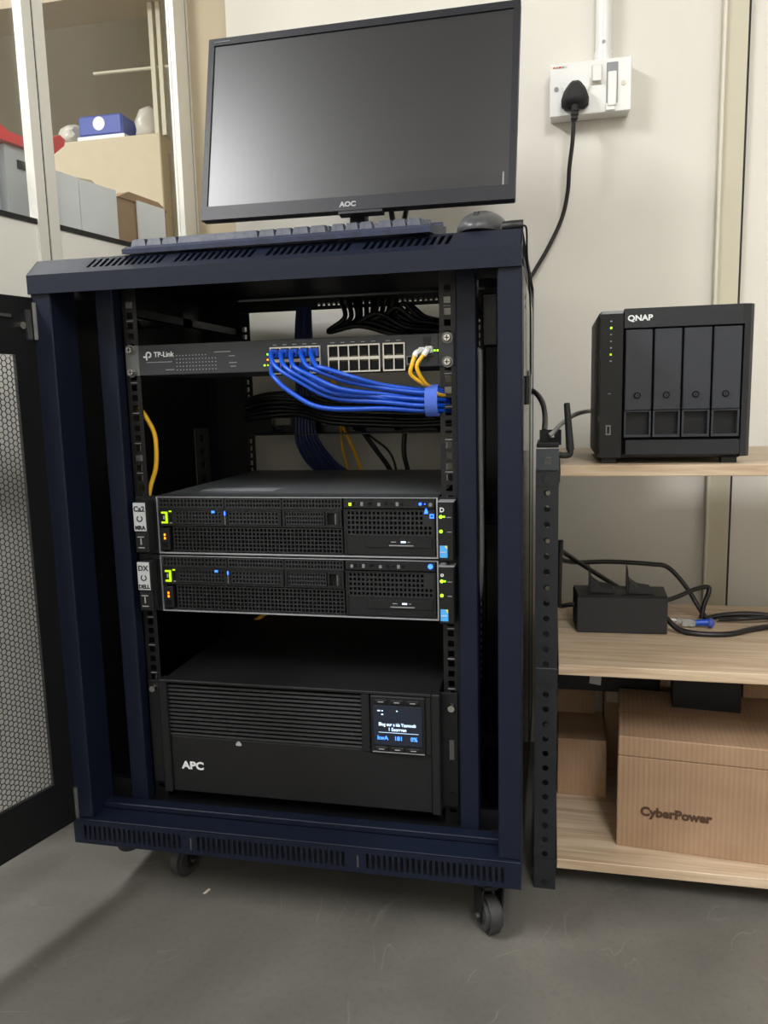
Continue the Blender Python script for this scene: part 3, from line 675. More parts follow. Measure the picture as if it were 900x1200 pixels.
for r_, zz in ((0, zt-.0140), (1, zt-.0850)):
    for k in range(3): obj('button', box(.1245+k*.0232, .1435+k*.0232, Y-.0040, Y-.0018, zz-.0032, zz+.0032, bev=.001), serverblk, dp_)
    for k in range(3): obj('button_mark', box(.1300+k*.0232, .1380+k*.0232, Y-.0043, Y-.0039, zz-.0005, zz+.0006), printg, dp_)
obj('screen_rim', box(.1205, .1965, Y-.0028, Y-.0018, zt-.0905, zt-.0894), dimplas2, dp_)
text('screen_text', 'Blog our a ids Yaamoob', .0070, lcdtext, dp_, .1575, Y-.0037, zt-.0495, align='CENTER', sx=.80, depth=.0002, bold=.0001); text('screen_text', '1 Eeorrvan', .0070, lcdtext, dp_, .1575, Y-.0037, zt-.0568, align='CENTER', sx=.85, depth=.0002, bold=.0001)
obj('screen_line', box(.1300, .1880, Y-.0037, Y-.0034, zt-.0598, zt-.0594), lcdtext, dp_)
for x, s_ in ((.1360, 'kwA'), (.1590, '181'), (.1815, '0%')): text('screen_text', s_, .0085, lcdblue, dp_, x, Y-.0037, zt-.0705, align='CENTER', depth=.0002, bold=.0002)
for (x, z, w_) in ((.129, .0270, .004), (.135, .0270, .002), (.1345, .0325, .003), (.1565, .0265, .002)): obj('screen_icon', box(x, x+w_, Y-.0037, Y-.0034, zt-z-.001, zt-z+.0006), lcdtext, dp_)
text('logo_text', 'APC', .0165, printw, up, -.1835, Y+.0028, .1915, bold=.0006, sx=1.15)
obj('lock_badge', B().prism([(-.0925, .2350), (-.0845, .2350), (-.0840, .2375), (-.0870, .2415), (-.0900, .2415), (-.0930, .2375)], xz, Y+.0018, Y+.004), printg, up)
for s in (-1, 1):
    a, c = sorted((s*.2180, s*.2415)); er_ = obj('ear', box(a, c, -.0045, -.0015, z0+.004, zt-.004, bev=.0005) if s > 0 else box(a, c, -.0045, -.0015, z0+.004, zt-.010, bev=.0005), serverblk, up)
    for zz in ((zt-.026,) if s > 0 else (zt-.023,)): 
        sc_ = obj('screw', B().cyl((s*.2325, -.0046, zz), (s*.2325, -.010, zz), .0060, 16, r2=.0048), steel, up, 40)
    if s > 0:
        obj('ear_slot', box(.229, .236, -.0050, -.0044, zt-.105, zt-.075, bev=.0003), dimsteel, er_); obj('ear_screw', B().cyl((.2325, -.0046, .175), (.2325, -.0065, .175), .0050, 12), rail, er_)
for s in (-1, 1):
    a, c = sorted((s*.2070, s*.2440)); sh = obj('support_rail', box(a, c, .004, .430, z0-.004, z0), blackm, rk)

# ================================================================== REAR CABLING
cm = thing('cable_manager', 'black horizontal cable tray across the rear of the cabinet below the switch', 'cable tray', (0, .44, .682), group='rear cable trays')
obj('plate', B().grid(cuts(-.246, 9, .012, .040), [.682, .700, .714, .748], lambda i, j: not (i % 2 == 1 and j == 1 and i//2 in (1, 3, 5, 6, 8)), lambda u, v, w_, i: (u, .437-w_, v), .002), blackm, cm)
obj('front_lip', box(-.215, .215, .385, .435, .682, .684), blackm, cm)
for k in range(5): obj('cable_ring', B().tube([(-.16+k*.08, .435, .742), (-.16+k*.08, .395, .744), (-.16+k*.08, .390, .715), (-.16+k*.08, .395, .692), (-.16+k*.08, .435, .690)], .003, 6, 5), blackm, cm, 50)
cm = thing('cable_manager', 'black slotted panel across the rear of the cabinet, high above the switch', 'cable tray', (0, .44, .915), group='rear cable trays')
obj('plate', B().grid(cuts(-.222, 44, .0052, .0048), [.898, .922, .928, .940], lambda i, j: not (i % 2 == 1 and j == 1 and i//2 not in range(0, 14) and i//2 not in range(26, 30)), lambda u, v, w_, i: (u, .437-w_, v), .002) if False else B().grid(cuts(-.222, 44, .0052, .0048), [.922, .929, .935, .944], lambda i, j: not (i % 2 == 1 and j == 1 and (14 <= i//2 < 25 or 30 <= i//2 < 41)), lambda u, v, w_, i: (u, .437-w_, v), .002), blackm, cm)
obj('ear', box(-.246, -.222, .435, .437, .922, .944), blackm, cm); obj('ear', box(.222, .246, .435, .437, .922, .944), blackm, cm)
def cable(label, pts, r, m_, group='cables at the rear of the cabinet', name='cable'): return one(name, B().tube(pts, r, 8, 7), m_, label, 'cable', group, 60)
# black bundle behind the switch
for k in range(9):
    y0 = .395+.008*(k % 3); zb = .868+.004*k
    cable('black power lead in the coiled bundle hanging behind the switch', [(-.02+.012*k, y0, .935), (-.01+.01*k, y0-.01, .90), (-.04+.018*k, y0-.02, zb+.006), (.02+.012*k, y0-.025, zb+.014+.003*(k % 4)), (.09+.006*k, y0-.02, zb-.004), (.16, y0, zb-.01), (.215, y0+.01, zb-.02)], .0048, blackc, 'black leads behind the switch')
for k in range(8):
    y0 = .380+.008*(k % 4); zb = .700+.0055*k
    cable('black power lead lying in the rear cable tray', [(-.215, y0, zb+.014), (-.17, y0-.004, zb+.020+.003*(k % 3)), (-.11, y0, zb+.022), (-.04, y0-.006, zb+.006), (.04, y0, zb+.001*(k % 3)), (.12, y0+.004, zb-.003), (.20, y0, zb)], .0052, blackc, 'black leads in the rear cable tray')
for k in range(7):
    cable('dark navy network cable in the thick bundle dropping behind the servers', [(-.108+.004*k, .405+.004*(k % 3), .925), (-.112+.005*k, .400, .86), (-.113+.006*k, .396+.004*(k % 2), .76), (-.118+.0065*k, .395, .690), (-.115+.008*k, .404, .655), (-.098+.0095*k, .425, .618), (-.060+.010*k, .445, .585), (-.02+.01*k, .455, .53), (.0+.01*k, .455, .40)], .0035, darkblue, 'navy bundle behind the servers')
for k, (a, bb, c0) in enumerate(((-.034, -.018, -.002), (-.040, -.037, -.030))):
    cable(('yellow cable dropping from the rear tray behind the upper server, %s one of two' % ('right' if k == 0 else 'left')), [(a-.005, .40, .79), (a, .41, .735), (a+.004, .425, .695), (bb, .435, .66), (c0, .445, .61), (c0+.01, .45, .55), (c0+.005, .45, .45)], .0036 if k == 0 else .0028, yellow, 'yellow cables behind the servers')
cable('thick black cable slanting down behind the upper server', [(.000, .42, .70), (.013, .43, .677), (.034, .44, .644), (.056, .45, .608), (.08, .455, .55)], .0052, blackc)
cable('thin black cable arching down behind the upper server', [(.005, .43, .69), (.030, .44, .668), (.055, .447, .645), (.068, .45, .610), (.07, .455, .55)], .0024, blackc)
cable('black cable hanging straight down behind the upper server at the right', [(.092, .44, .70), (.088, .44, .672), (.087, .44, .640), (.094, .445, .60), (.10, .45, .54)], .0050, blackc)
one('cable', B().tube([(-.245, .03, .745), (-.236, .035, .728), (-.2275, .04, .705), (-.2255, .04, .680), (-.2285, .04, .650), (-.236, .036, .625), (-.240, .03, .60)], .0036, 8), yellow, 'yellow cable bowing out from the left front rail above the servers', 'cable', 'yellow cables', 60)
one('cable', B().tube([(-.130, .385, .365), (-.165, .33, .345), (-.2, .30, .318), (-.215, .28, .29), (-.225, .27, .25)], .0042, 8), yellow, 'yellow cable drooping in the dark gap between lower server and battery backup', 'cable', 'yellow cables', 60)
one('cable', B().tube([(-.1335, .38, .365), (-.128, .385, .345), (-.122, .39, .335), (-.12, .42, .30)], .0034, 8), yellow, 'short yellow cable end hanging below the lower server at the rear', 'cable', 'yellow cables', 60)

# ================================================================== ON TOP OF THE CABINET
tz = .949
mo = thing('computer_monitor', 'black widescreen monitor standing switched off on top of the cabinet', 'monitor', (.041, .26, tz), (0, 0, R(-2)), world=False)
tl = Matrix.Translation((0, -.012, .1085)) @ Matrix.Rotation(R(.8), 4, 'Y') @ Matrix.Rotation(R(-11), 4, 'X')
mw, mh = .270, .322
def mb(b_):
    bmesh.ops.transform(b_.bm, matrix=tl, verts=b_.bm.verts); return b_
obj('housing', mb(B().box(-mw, mw, .004, .018, 0, mh, bev=.003, seg=2).box(-mw+.04, mw-.04, .018, .042, .03, mh-.05, bev=.010, seg=2)), bezel, mo, 40)
ix, b0, b1 = .2595, .0235, mh-.0125
obj('frame', mb(B().grid([-mw, -ix, ix, mw], [0, b0, b1, mh], lambda i, j: not (i == 1 and j == 1), lambda u, v, w_, i: (u, -.002+w_, v), .008)), bezel, mo)
obj('screen', mb(box(-ix, ix, .0005, .004, b0, b1)), screenm, mo, label='dark unlit screen')
text('logo_text', 'AOC', .0115, printg, mo, 0, 0, 0, bold=.0005, sx=1.1, align='CENTER', M=tl @ Matrix.Translation((-.004, -.0022, .0065)) @ Matrix.Shear('XZ', 4, (.25, 0)) if False else tl @ Matrix.Translation((-.004, -.0022, .0065)))
obj('brand_print', mb(box(-mw+.010, -mw+.040, -.0026, -.0019, mh-.0075, mh-.006)), dimplas, mo)
obj('film_strip', mb(box(ix-.19, ix-.004, -.0001, .0005, b0+.001, b0+.022)), mat('screen_film', (13, 14, 17), .335, spec=.8), mo); obj('film_edge', mb(box(ix-.010, ix-.0075, -.0006, .0005, b0+.001, b0+.022)), dimplas2, mo)
obj('sensor_lip', mb(box(-.02, .055, -.001, .016, -.005, .001)), bezel, mo)
obj('neck', box(-.014, .014, .030, .056, .010, .20, bev=.003), bezel, mo)
obj('stand_base', B().cyl((0, .01, 0), (0, .01, .010), .105, 48, bev=.003), bezel, mo, 40)
one('cable', B().tube([(.098, .300, 1.075), (.103, .303, 1.040), (.108, .306, 1.015), (.118, .312, 1.045), (.125, .318, 1.080)], .0048, 8), blackc, 'black video lead looping down below the monitor beside its neck', 'cable', None, 60)
# keyboard
kb = thing('keyboard', 'dusty dark keyboard with black keys greyed by dust and painted sheen lying at the front edge of the cabinet top', 'keyboard', (.011, -.070, tz+.0005), (R(7), 0, R(-1.2)), world=False)
KW, KD = .211, .135
obj('case', B().prism([(0, 0), (KD, 0), (KD, .016), (.012, .010), (0, .006)], lambda u, v, w_: (w_, u, v), -KW, KW), keyb, kb)
obj('rear_rim', B().tube([(-KW+.004, KD-.004, .017), (KW-.004, KD-.004, .017)], .005, 8), keyb, kb, 60)
for s in (-1, 1): obj('flip_foot', box(s*.17-.012, s*.17+.012, KD-.022, KD-.012, -.0165, .002), keyb, kb)
def key(wd):
    b_ = B(); h = .0095; t = .0022
    v0 = [b_.bm.verts.new((x, y, 0)) for x, y in ((-wd/2, -.0085), (wd/2, -.0085), (wd/2, .0085), (-wd/2, .0085))]
    v1 = [b_.bm.verts.new((x, y, h)) for x, y in ((-wd/2+t, -.0055), (wd/2-t, -.0055), (wd/2-t, .0070), (-wd/2+t, .0070))]
    b_.bm.faces.new(v1)
    for i in range(4): b_.bm.faces.new((v0[i], v0[(i+1) % 4], v1[(i+1) % 4], v1[i]))
    return b_
KEYS = {}
rows = [[1.25]*3+[6.25]+[1.25]*4, [2.25]+[1]*10+[2.75], [1.75]+[1]*11+[2.25], [1.5]+[1]*12+[1.5], [1]*13+[2], [1]*15]
pitch = .0186
def putkey(wu, xc, yc, zc_):
    wd = round(wu*pitch-.0012, 5)
    if wd not in KEYS: KEYS[wd] = obj('key', key(wd), keym, kb); o = KEYS[wd]; o.location = (xc, yc, zc_)
    else: inst(KEYS[wd], 'key', kb, (xc, yc, zc_))
for r_, row in enumerate(rows):
    y = .022+r_*.0185+(.004 if r_ == 5 else 0); zz = .0095+.0005*r_+(.002 if r_ > 3 else 0); x = -KW+.006
    for wu in row:
        putkey(wu, x+wu*pitch/2, y, zz); x += wu*pitch
    x = -KW+.006+15*pitch+.006
    for k in ((0, 1, 2) if r_ in (0, 3, 4, 5) else (1,) if r_ == 1 else ()): putkey(1, x+(k+.5)*pitch, y, zz)
    x += 3*pitch+.006
    if r_ < 5:
        for k in range(4 if r_ else 3):
            if x+(k+1)*pitch < KW: putkey(1, x+(k+.5)*pitch, y, zz)
# mouse
ms = thing('computer_mouse', 'dark grey mouse at the right front corner of the cabinet top', 'mouse', (.281, -.008, tz), (0, 0, R(-8)), world=False)
b_ = B(); bmesh.ops.create_uvsphere(b_.bm, u_segments=32, v_segments=20, radius=1)
for v in b_.bm.verts:
    x, y, z = v.co; z2 = max(z, -.12)
    b = 1-.12*max(0, -y)
    v.co = Vector((x*.0335*b, y*.053, .004+.030*(z2+.12)/1.12*(1-.25*max(0, -y)**2) if z2 > -.12 else .004))
obj('shell', b_, mousem, ms, 60)
obj('scroll_wheel', B().cyl((-.003, -.034, .0215), (.003, -.034, .0215), .006, 16), rubber, ms, 40)
obj('glide_pad', box(-.020, .020, -.035, .035, 0, .0045), rubber, ms)
one('cable', B().tube([(.309, -.040, .9562), (.322, -.043, .9562), (.3338, -.043, .9562)], .0065, 12).tube([(.3335, -.043, .9562), (.3375, -.038, .952), (.3365, .02, .935), (.3365, .10, .915), (.3375, .16, .86), (.3375, .18, .78)], .0013, 8), blackc, 'black cord with a thick end draped over the right corner of the cabinet top', 'cable', None, 60)

# ================================================================== WALL SOCKET, PLUG, CONDUIT
so = thing('wall_socket', 'white switched double wall socket box with a fused outlet', 'socket', (.435, .575, 1.265))
obj('back_box', box(.3630, .5070, .540, .575, 1.2660, 1.3570, bev=.002), white, so)
pl_ = obj('face_plate', box(.3615, .5085, .535, .541, 1.2650, 1.3585, bev=.0015), white, so)
obj('round_cover', B().cyl((.4085, .535, 1.318), (.4085, .530, 1.318), .0255, 32, bev=.001), white, so, 40)
obj('rocker_frame', box(.4370, .4560, .533, .535, 1.3150, 1.3490, bev=.001), offwhite, pl_); obj('rocker', B().prism([(.535, 1.3170), (.5265, 1.3195), (.531, 1.3470), (.535, 1.3470)], lambda u, v, w_: (w_, u, v), .4390, .4540), white, pl_)
obj('fuse_frame', box(.4640, .4840, .5325, .535, 1.2800, 1.3510, bev=.001), dimplas2, pl_); obj('fuse_holder', box(.4660, .4820, .5290, .534, 1.2740, 1.3340, bev=.0015), white, pl_); obj('fuse_tab', box(.4625, .4800, .531, .535, 1.2670, 1.2800, bev=.001), white, pl_)
for x, m_ in ((.3735, dimplas2), (.4940, offwhite)): obj('screw', B().cyl((x, .535, 1.3135), (x, .5335, 1.3135), .0042, 14), m_, pl_)
for k in range(5): obj('label_print', box(.3670+k*.0052, .3715+k*.0052, .5343, .535, 1.3500, 1.3530), (orangem, greyc, redm, greyc, offwhite)[k], pl_)
pg = thing('power_plug', 'black three-pin plug with its cord, pushed into the white wall socket', 'plug', (.408, .53, 1.29))
b_ = B(); prof = [(-.017, -.026), (-.0245, -.020), (-.025, -.008), (-.020, .006), (-.0115, .017), (-.006, .021), (.006, .021), (.0115, .017), (.020, .006), (.025, -.008), (.0245, -.020), (.017, -.026)]
cx0, cz0 = .4075, 1.2985
b_.prism(prof, lambda u, v, w_: (cx0+u, w_, cz0+v), .522, .530)
lo = [b_.bm.verts.new((cx0+u*.93, .522, cz0+v*.93)) for u, v in prof]; mi = [b_.bm.verts.new((cx0+u*.88, .508, cz0+v*.86)) for u, v in prof]; hi = [b_.bm.verts.new((cx0+u*.6, .500, cz0+v*.6-.001)) for u, v in prof]
for A_, B_ in ((lo, mi), (mi, hi)):
    for i in range(12): b_.bm.faces.new((A_[i], A_[(i+1) % 12], B_[(i+1) % 12], B_[i]))
b_.bm.faces.new(hi)
obj('plug_body', b_, rubber, pg, 50)
obj('strain_relief', B().cyl((cx0, .514, cz0-.022), (cx0-.002, .516, cz0-.050), .0075, 12, r2=.0050), rubber, pg, 60)
for k in range(3): obj('relief_ring', B().cyl((cx0-.0006*k, .514, cz0-.030-k*.007), (cx0-.0006*k, .514, cz0-.033-k*.007), .0078-.0006*k, 12), rubber, pg, 60)
obj('cord', B().tube([(cx0-.002, .516, cz0-.045), (cx0-.004, .522, cz0-.085), (.3985, .53, 1.170), (.3960, .54, 1.130), (.3860, .548, 1.085), (.362, .55, 1.035), (.335, .55, .990), (.305, .548, .94), (.28, .545, .86)], .0040, 10), blackc, pg, 60)
cn = thing('conduit_pipe', 'white conduit pipe running up the wall from the socket', 'pipe', (.459, .56, 1.358))
obj('pipe', B().cyl((.459, .559, 1.368), (.459, .559, 2.72), .0145, 24), white, cn, 40); obj('coupler', B().cyl((.459, .559, 1.3560), (.459, .559, 1.3800), .0165, 24, bev=.001), white, cn, 40)
obj('screw', B().cyl((.4585, .5450, 1.392), (.4585, .5435, 1.392), .003, 10), dimsteel, cn)

# ================================================================== SHELVING
sh = thing('shelving_unit', 'slotted black steel shelving with three pale oak boards beside the cabinet', 'shelf unit', (.8, .25, 0))
SX0, SX1, SY0, SY1 = .382, 1.30, .062, .43
for k, z1 in enumerate((.649, .357, .050)): obj('shelf_board', box(.352 if k == 9 else SX0, SX1, SY0, SY1, z1-.0155, z1, bev=.0008), wood, sh)
def holed_strip(b_, fn, v0, v1, n, r, wd, t):       # strip 0..wd by v0..v1 with n round holes; fn(u, v, w) -> xyz
    p = (v1-v0)/n; K = 12
    for i in range(n):
        vc = v0+p*(i+.5); F_ = []
        for w_ in (0, t):
            I = []; O = []
            for k in range(K):
                a = 2*PI*k/K+PI/K*0; ca, sa = math.cos(a), math.sin(a)
                q = min((wd/2)/max(abs(ca), 1e-6), (p/2)/max(abs(sa), 1e-6))
                I.append(b_.bm.verts.new(fn(wd/2+r*ca, vc+r*sa, w_))); O.append(b_.bm.verts.new(fn(wd/2+q*ca, vc+q*sa, w_)))
            C4 = [b_.bm.verts.new(fn(u, v, w_)) for u, v in ((wd, vc+p/2), (0, vc+p/2), (0, vc-p/2), (wd, vc-p/2))]
            for k in range(K):
                a0, a1 = 2*PI*k/K, 2*PI*(k+1)/K; f_ = [I[k], O[k]]; j = (k+1) % K
                for ci, ang in enumerate((math.atan2(p, wd), PI-math.atan2(p, wd), PI+math.atan2(p, wd), 2*PI-math.atan2(p, wd))):
                    if a0+1e-6 < ang < a1-1e-6: f_.append(C4[ci])
                b_.bm.faces.new(f_+[O[j], I[j]])
            F_.append(I)
        for k in range(K): b_.bm.faces.new((F_[0][k], F_[0][(k+1) % K], F_[1][(k+1) % K], F_[1][k]))
def angle(x, y, sx, sy, z1):
    b_ = B(); n = int(z1/.0225)
    holed_strip(b_, lambda u, v, w_: (x+sx*u, y+sy*w_, v), 0, z1, n, .0047, .032, .002)
    holed_strip(b_, lambda u, v, w_: (x+sx*w_, y+sy*u, v), 0, z1, n, .0047, .032, .002)
    return b_
for x, y, sx, sy in ((.348, .060, 1, 1), (.348, .432, 1, -1), (1.334, .060, -1, 1), (1.334, .432, -1, -1)):
    ps_ = obj('upright', angle(x, y, sx, sy, .645), shelfpost, sh)
fp = sh.children[3]
obj('joint_plate', box(.3485, .3805, .0585, .060, .620, .640), shelfpost, fp); obj('bolt', B().cyl((.3635, .0585, .631), (.3635, .0545, .631), .0055, 12), shelfpost, fp, 40)
obj('joint_plate', box(.3485, .3805, .0585, .060, .330, .352), shelfpost, fp); obj('joint_plate', box(.3485, .3805, .0585, .060, .024, .050), shelfpost, fp)
obj('joint_edge', box(.349, .3800, .0582, .0586, .3508, .3520), dimsteel, fp)
for z1 in (.6335, .3415, .0345):
    obj('cross_beam', box(.350, .382, .094, .400, z1-.012, z1), shelfpost, sh); obj('rear_beam', box(.382, 1.30, .395, .400, z1-.03, z1), shelfpost, sh)
# router-like bracket at the post top with its antenna
rt = thing('wireless_router', 'small black wireless unit with an upright antenna at the top of the shelf post', 'router', (.365, .09, .6725))
obj('bracket_plate', B().grid([.3485, .3600, .3690, .3800], [.6430, .6510, .6610, .6730], lambda i, j: not (i == 1 and j == 1), lambda u, v, w_, i: (u, .0560+w_, v), .002), mat('bracket_steel', (64, 68, 74), .3, metal=.4), rt)
obj('case', box(.3485, .3800, .080, .200, .6730, .6785, bev=.001), serverblk, rt)
obj('rear_bracket', B().grid([.3520, .3680, .3735, .3840], [.6730, .6845, .6900, .6960], lambda i, j: not (i == 1 and j == 1), lambda u, v, w_, i: (u, .140+w_, v), .002), serverblk, rt)
an = obj('antenna', B().tube([(.3800, .095, .6620), (.3880, .095, .6605), (.3955, .095, .6625), (.3965, .095, .672)], .0044, 10), rubber, rt, 60)
obj('antenna_blade', B().cyl((.3962, .095, .668), (.3905, .095, .7360), .0058, 12, r2=.0042, bev=.001), rubber, an, 60)
one('cable', B().tube([(.3660, .125, .688), (.372, .13, .692), (.385, .17, .704), (.41, .26, .716), (.445, .33, .718), (.50, .36, .705)], .0036, 8), greyc, 'pale grey network cable rising from the shelf post to behind the storage box', 'cable', None, 60)
one('cable', B().tube([(.30, .50, .77), (.335, .46, .755), (.352, .40, .735), (.358, .34, .71), (.358, .26, .688)], .0050, 8), blackc, 'black cable curving from the cabinet rear down to the shelf post', 'cable', None, 60)

# ================================================================== NAS
na = thing('network_storage_box', 'black four-bay network storage box standing on the top shelf', 'storage box', (.53, .2, .649))
Y = .080; z0, z1 = .656, .862
obj('case', box(.4330, .6270, Y+.016, .300, z0, z1-.002, bev=.004, seg=2), nasside, na, 40)
# front bezel with rounded right edge
nb = B(); prof = [(.4665, Y+.018), (.4665, Y), (.6180, Y-.001), (.6290, Y+.003), (.6340, Y+.010), (.6340, Y+.018)]
f_ = lambda u, v, w_: (u, v, w_)
fb = obj('front_bezel', B().prism(prof, f_, .8360, z1), nasm, na)
obj('bezel_side', B().prism([(.6205, Y+.018), (.6205, Y-.001), (.6290, Y+.003), (.6340, Y+.010), (.6340, Y+.018)], f_, z0+.003, .8360), nasm, na)
obj('bezel_foot', box(.4705, .6205, Y-.001, Y+.018, .6615, .6825, bev=.001), nasm, na)
obj('bay_well', box(.4665, .6205, Y+.012, Y+.018, .6615, .8360), serverdark, na)
gp = obj('light_panel', B().prism([(.4330, Y+.022), (.4360, Y+.002), (.4650, Y-.0005), (.4660, Y+.018)], f_, z0+.002, z1-.006), nasgloss, na)
obj('panel_cap', B().prism([(.4355, Y+.020), (.4365, Y+.003), (.4645, Y), (.4650, Y+.018)], f_, z1-.006, z1-.002), dimplas2, na)
for k in range(7):
    z = .8460-k*.0090
    obj('status_light', box(.4478, .4502, Y-.0008, Y+.001, z-(.0013 if k in (1, 5) else .0008), z+(.0013 if k in (1, 5) else .0008)), green if k == 1 else lime if k == 5 else dimled, gp)
obj('usb_port', B().grid([.4440, .4455, .4490, .4505], [.6900, .6915, .7020, .7035], lambda i, j: not (i == 1 and j == 1), lambda u, v, w_, i: (u, Y-.0012+w_, v), .003), dimsteel, gp); obj('button_mark', box(.4465, .4500, Y-.0008, Y, .7470, .7477), printg, gp)
text('logo_text', 'QNAP', .0105, printw, na, .4705, Y-.0003, .8455, bold=.00035, sx=1.12)
for k in range(4):
    xa = .4685+k*.0381; xb = xa+.0355
    td = obj('drive_tray', box(xa, xb, Y-.001, Y+.014, .7235, .8335, bev=.001), nastray, na)
    xm = (xa+xb)/2-.001
    lk = obj('lock', B().cyl((xm, Y-.001, .7440), (xm, Y-.0025, .7440), .0046, 20), serverdark, td, 40)
    obj('lock_ring', B().cyl((xm, Y-.0025, .7440), (xm, Y-.0030, .7440), .0028, 16), nastray, lk, 40); obj('key_slot', box(xm-.0005, xm+.0005, Y-.0034, Y-.0029, .7425, .7455), serverdark, lk)
    obj('handle', B().grid([xa, xa+.0025, xb-.0025, xb], [.6865, .6900, .7215, .7230], lambda i, j: not (i == 1 and j == 1), lambda u, v, w_, i: (u, Y-.001+w_, v), .012), nastray, td)
    obj('handle_recess', box(xa+.002, xb-.002, Y+.010, Y+.013, .6880, .7220), serverblk, td)
for x, y in ((.450, .10), (.610, .10), (.450, .28), (.610, .28)): obj('foot', box(x-.010, x+.010, y-.008, y+.010, .649, .657), rubber, na)

# ================================================================== ADAPTOR AND LEADS ON THE MIDDLE SHELF
ad = thing('power_brick', 'black brick-shaped power unit with two upright fins on the middle shelf', 'power unit', (.485, .26, .357))
obj('case', B().prism([(.4135, .225), (.5555, .232), (.5580, .300), (.4080, .296)], f_, .358, .417), rubber, ad)
obj('lid', B().prism([(.4145, .2265), (.5545, .2335), (.5570, .2985), (.4090, .2945)], f_, .417, .421), serverblk, ad)
obj('foot_strip', box(.420, .550, .235, .29, .357, .3585), serverblk, ad)
for x in (.4320, .4925):
    fn_ = obj('fin', B().prism([(0, 0), (.0035, 0), (.0040, .020), (.0012, .043), (0, .043)], lambda u, v, w_: (x+u, w_, .421+v), .250, .268), rubber, ad)
    obj('socket_block', B().prism([(0, 0), (.040, 0), (.036, .006), (.016, .009), (.006, .016), (.001, .022)], lambda u, v, w_: (x+.003+u, w_, .421+v), .245, .285), rubber, ad)
sz = .357
def lead(label, pts, r=.0040): return one('power_lead', B().tube(pts, r, 8, 8), blackc, label, 'cable', 'black leads on the middle shelf', 60)
lead('black lead sagging from the shelf post down behind the power unit', [(.384, .20, .500), (.392, .24, .488), (.410, .27, .470), (.440, .30, .445), (.462, .315, .428), (.490, .318, .41), (.52, .318, .39)])
lead('black lead running level from the post then dropping at the wall joint', [(.384, .21, .485), (.395, .25, .472), (.420, .29, .462), (.470, .32, .458), (.540, .335, .452), (.570, .34, .445), (.600, .335, .412), (.622, .325, .375), (.632, .315, .362)])
lead('black lead leaving the right end of the power unit and kinking back', [(.5555, .275, .402), (.58, .29, .407), (.61, .315, .414), (.632, .325, .416), (.634, .322, .408), (.626, .318, .385), (.622, .315, .3625)])
lead('black lead curving along the shelf front to the right edge', [(.557, .255, .378), (.575, .24, .364), (.605, .23, .361), (.65, .235, .361), (.70, .27, .362), (.78, .31, .362), (.95, .33, .362)], .0048)
lead('black lead lying at the back of the shelf towards the right edge', [(.628, .318, .3618), (.66, .33, .366), (.71, .335, .368), (.80, .335, .363), (.95, .34, .362)], .0048)
lead('short black lead crossing the two others at the right', [(.65, .318, .3615), (.69, .31, .3665), (.73, .32, .367), (.80, .345, .362), (.92, .35, .362)], .0036)
lead('black lead hanging down the shelf post into the left end of the power unit', [(.385, .18, .52), (.3835, .19, .46), (.3835, .215, .41), (.388, .25, .395), (.400, .262, .394), (.411, .265, .394)])
nc = thing('network_plug', 'clear network plug with blue boot lying beside the power unit', 'plug', (.60, .28, .357))
obj('wire', B().tube([(.557, .270, .373), (.568, .272, .371), (.576, .274, .370)], .0020, 6), white, nc, 60); obj('collar', B().cyl((.575, .274, .370), (.586, .276, .368), .0042, 10), clearp, nc, 60)
obj('clear_body', box(.584, .606, .270, .282, .361, .371, bev=.001), clearp, nc); obj('boot', B().cyl((.604, .276, .366), (.628, .278, .367), .0050, 10, r2=.0062), bluecable, nc, 60); obj('boot_end', B().sph((.630, .278, .366), .007, .008, .0085), bluep, nc, 60)

# ================================================================== BOXES ON THE BOTTOM SHELF
cb = thing('cardboard_box', 'long brown corrugated carton with dark printed lettering at the front of the bottom shelf', 'box', (.4727, .115, .050), (0, 0, R(-4.5)), world=False)
obj('carton', box(0, .42, 0, .205, 0, .148, bev=.0008), card, cb)
obj('lid_flap', box(0, .42, 0, .205, .1485, .180, bev=.0015), card, cb)
text('logo_text', 'CyberPower', .0196, mat('dark_print', (74, 50, 34), .7), cb, .0345, -.0002, .0555, bold=.0010, sx=1.0)
obj('tape_seam', box(.0, .42, .095, .110, .1798, .1804), card2, cb)
sb = thing('cardboard_box', 'small brown carton sealed with shiny tape, left on the bottom shelf', 'box', (.384, .265, .050))
obj('carton', box(.384, .4665, .262, .395, .050, .1525, bev=.001), card2, sb)
obj('tape_strip', box(.4420, .4660, .2612, .2622, .0505, .1530), tape, sb)
for k in range(5): obj('tape_wrinkle', B().tube([(.449+k*.0034, .2608, .140-.01*(k % 3)), (.4500+k*.0032, .2604, .115), (.4495+k*.0034, .2608, .075+.012*(k % 2))], .0006, 5), clearp, sb)
obj('top_flap', B().prism([(.384, .2625), (.4660, .2625), (.440, .330), (.386, .335)], f_, .1528, .1540), card2, sb)
obj('raised_flap', box(.384, .452, .385, .388, .150, .212), card2, sb)
tb = thing('torn_label_box', 'torn brown carton flap with a white label between the two cartons', 'box', (.48, .36, .05))
obj('carton', box(.4690, .640, .372, .425, .050, .218, bev=.001), card2, tb); obj('white_label', box(.472, .494, .3712, .3722, .182, .210), mat('torn_label', (176, 162, 142), .8), tb); obj('tape_piece', box(.478, .492, .3711, .3721, .130, .178), tape, tb)
bt = thing('black_tray', 'long black tray with a hanging white tag, under the middle shelf at the left', 'tray', (.46, .36, .22))
obj('tray_shell', B().prism([(.384, .218), (.560, .218), (.562, .288), (.384, .294)], xz, .330, .370), serverblk, bt)
obj('white_tag', B().prism([(.4420, .262), (.4610, .260), (.4590, .229), (.4390, .232)], xz, .3285, .3298), greybox, bt)
bb = thing('black_box', 'black box tilted on top of the long brown carton', 'box', (.58, .24, .2305), (0, 0, R(-6)), world=False)
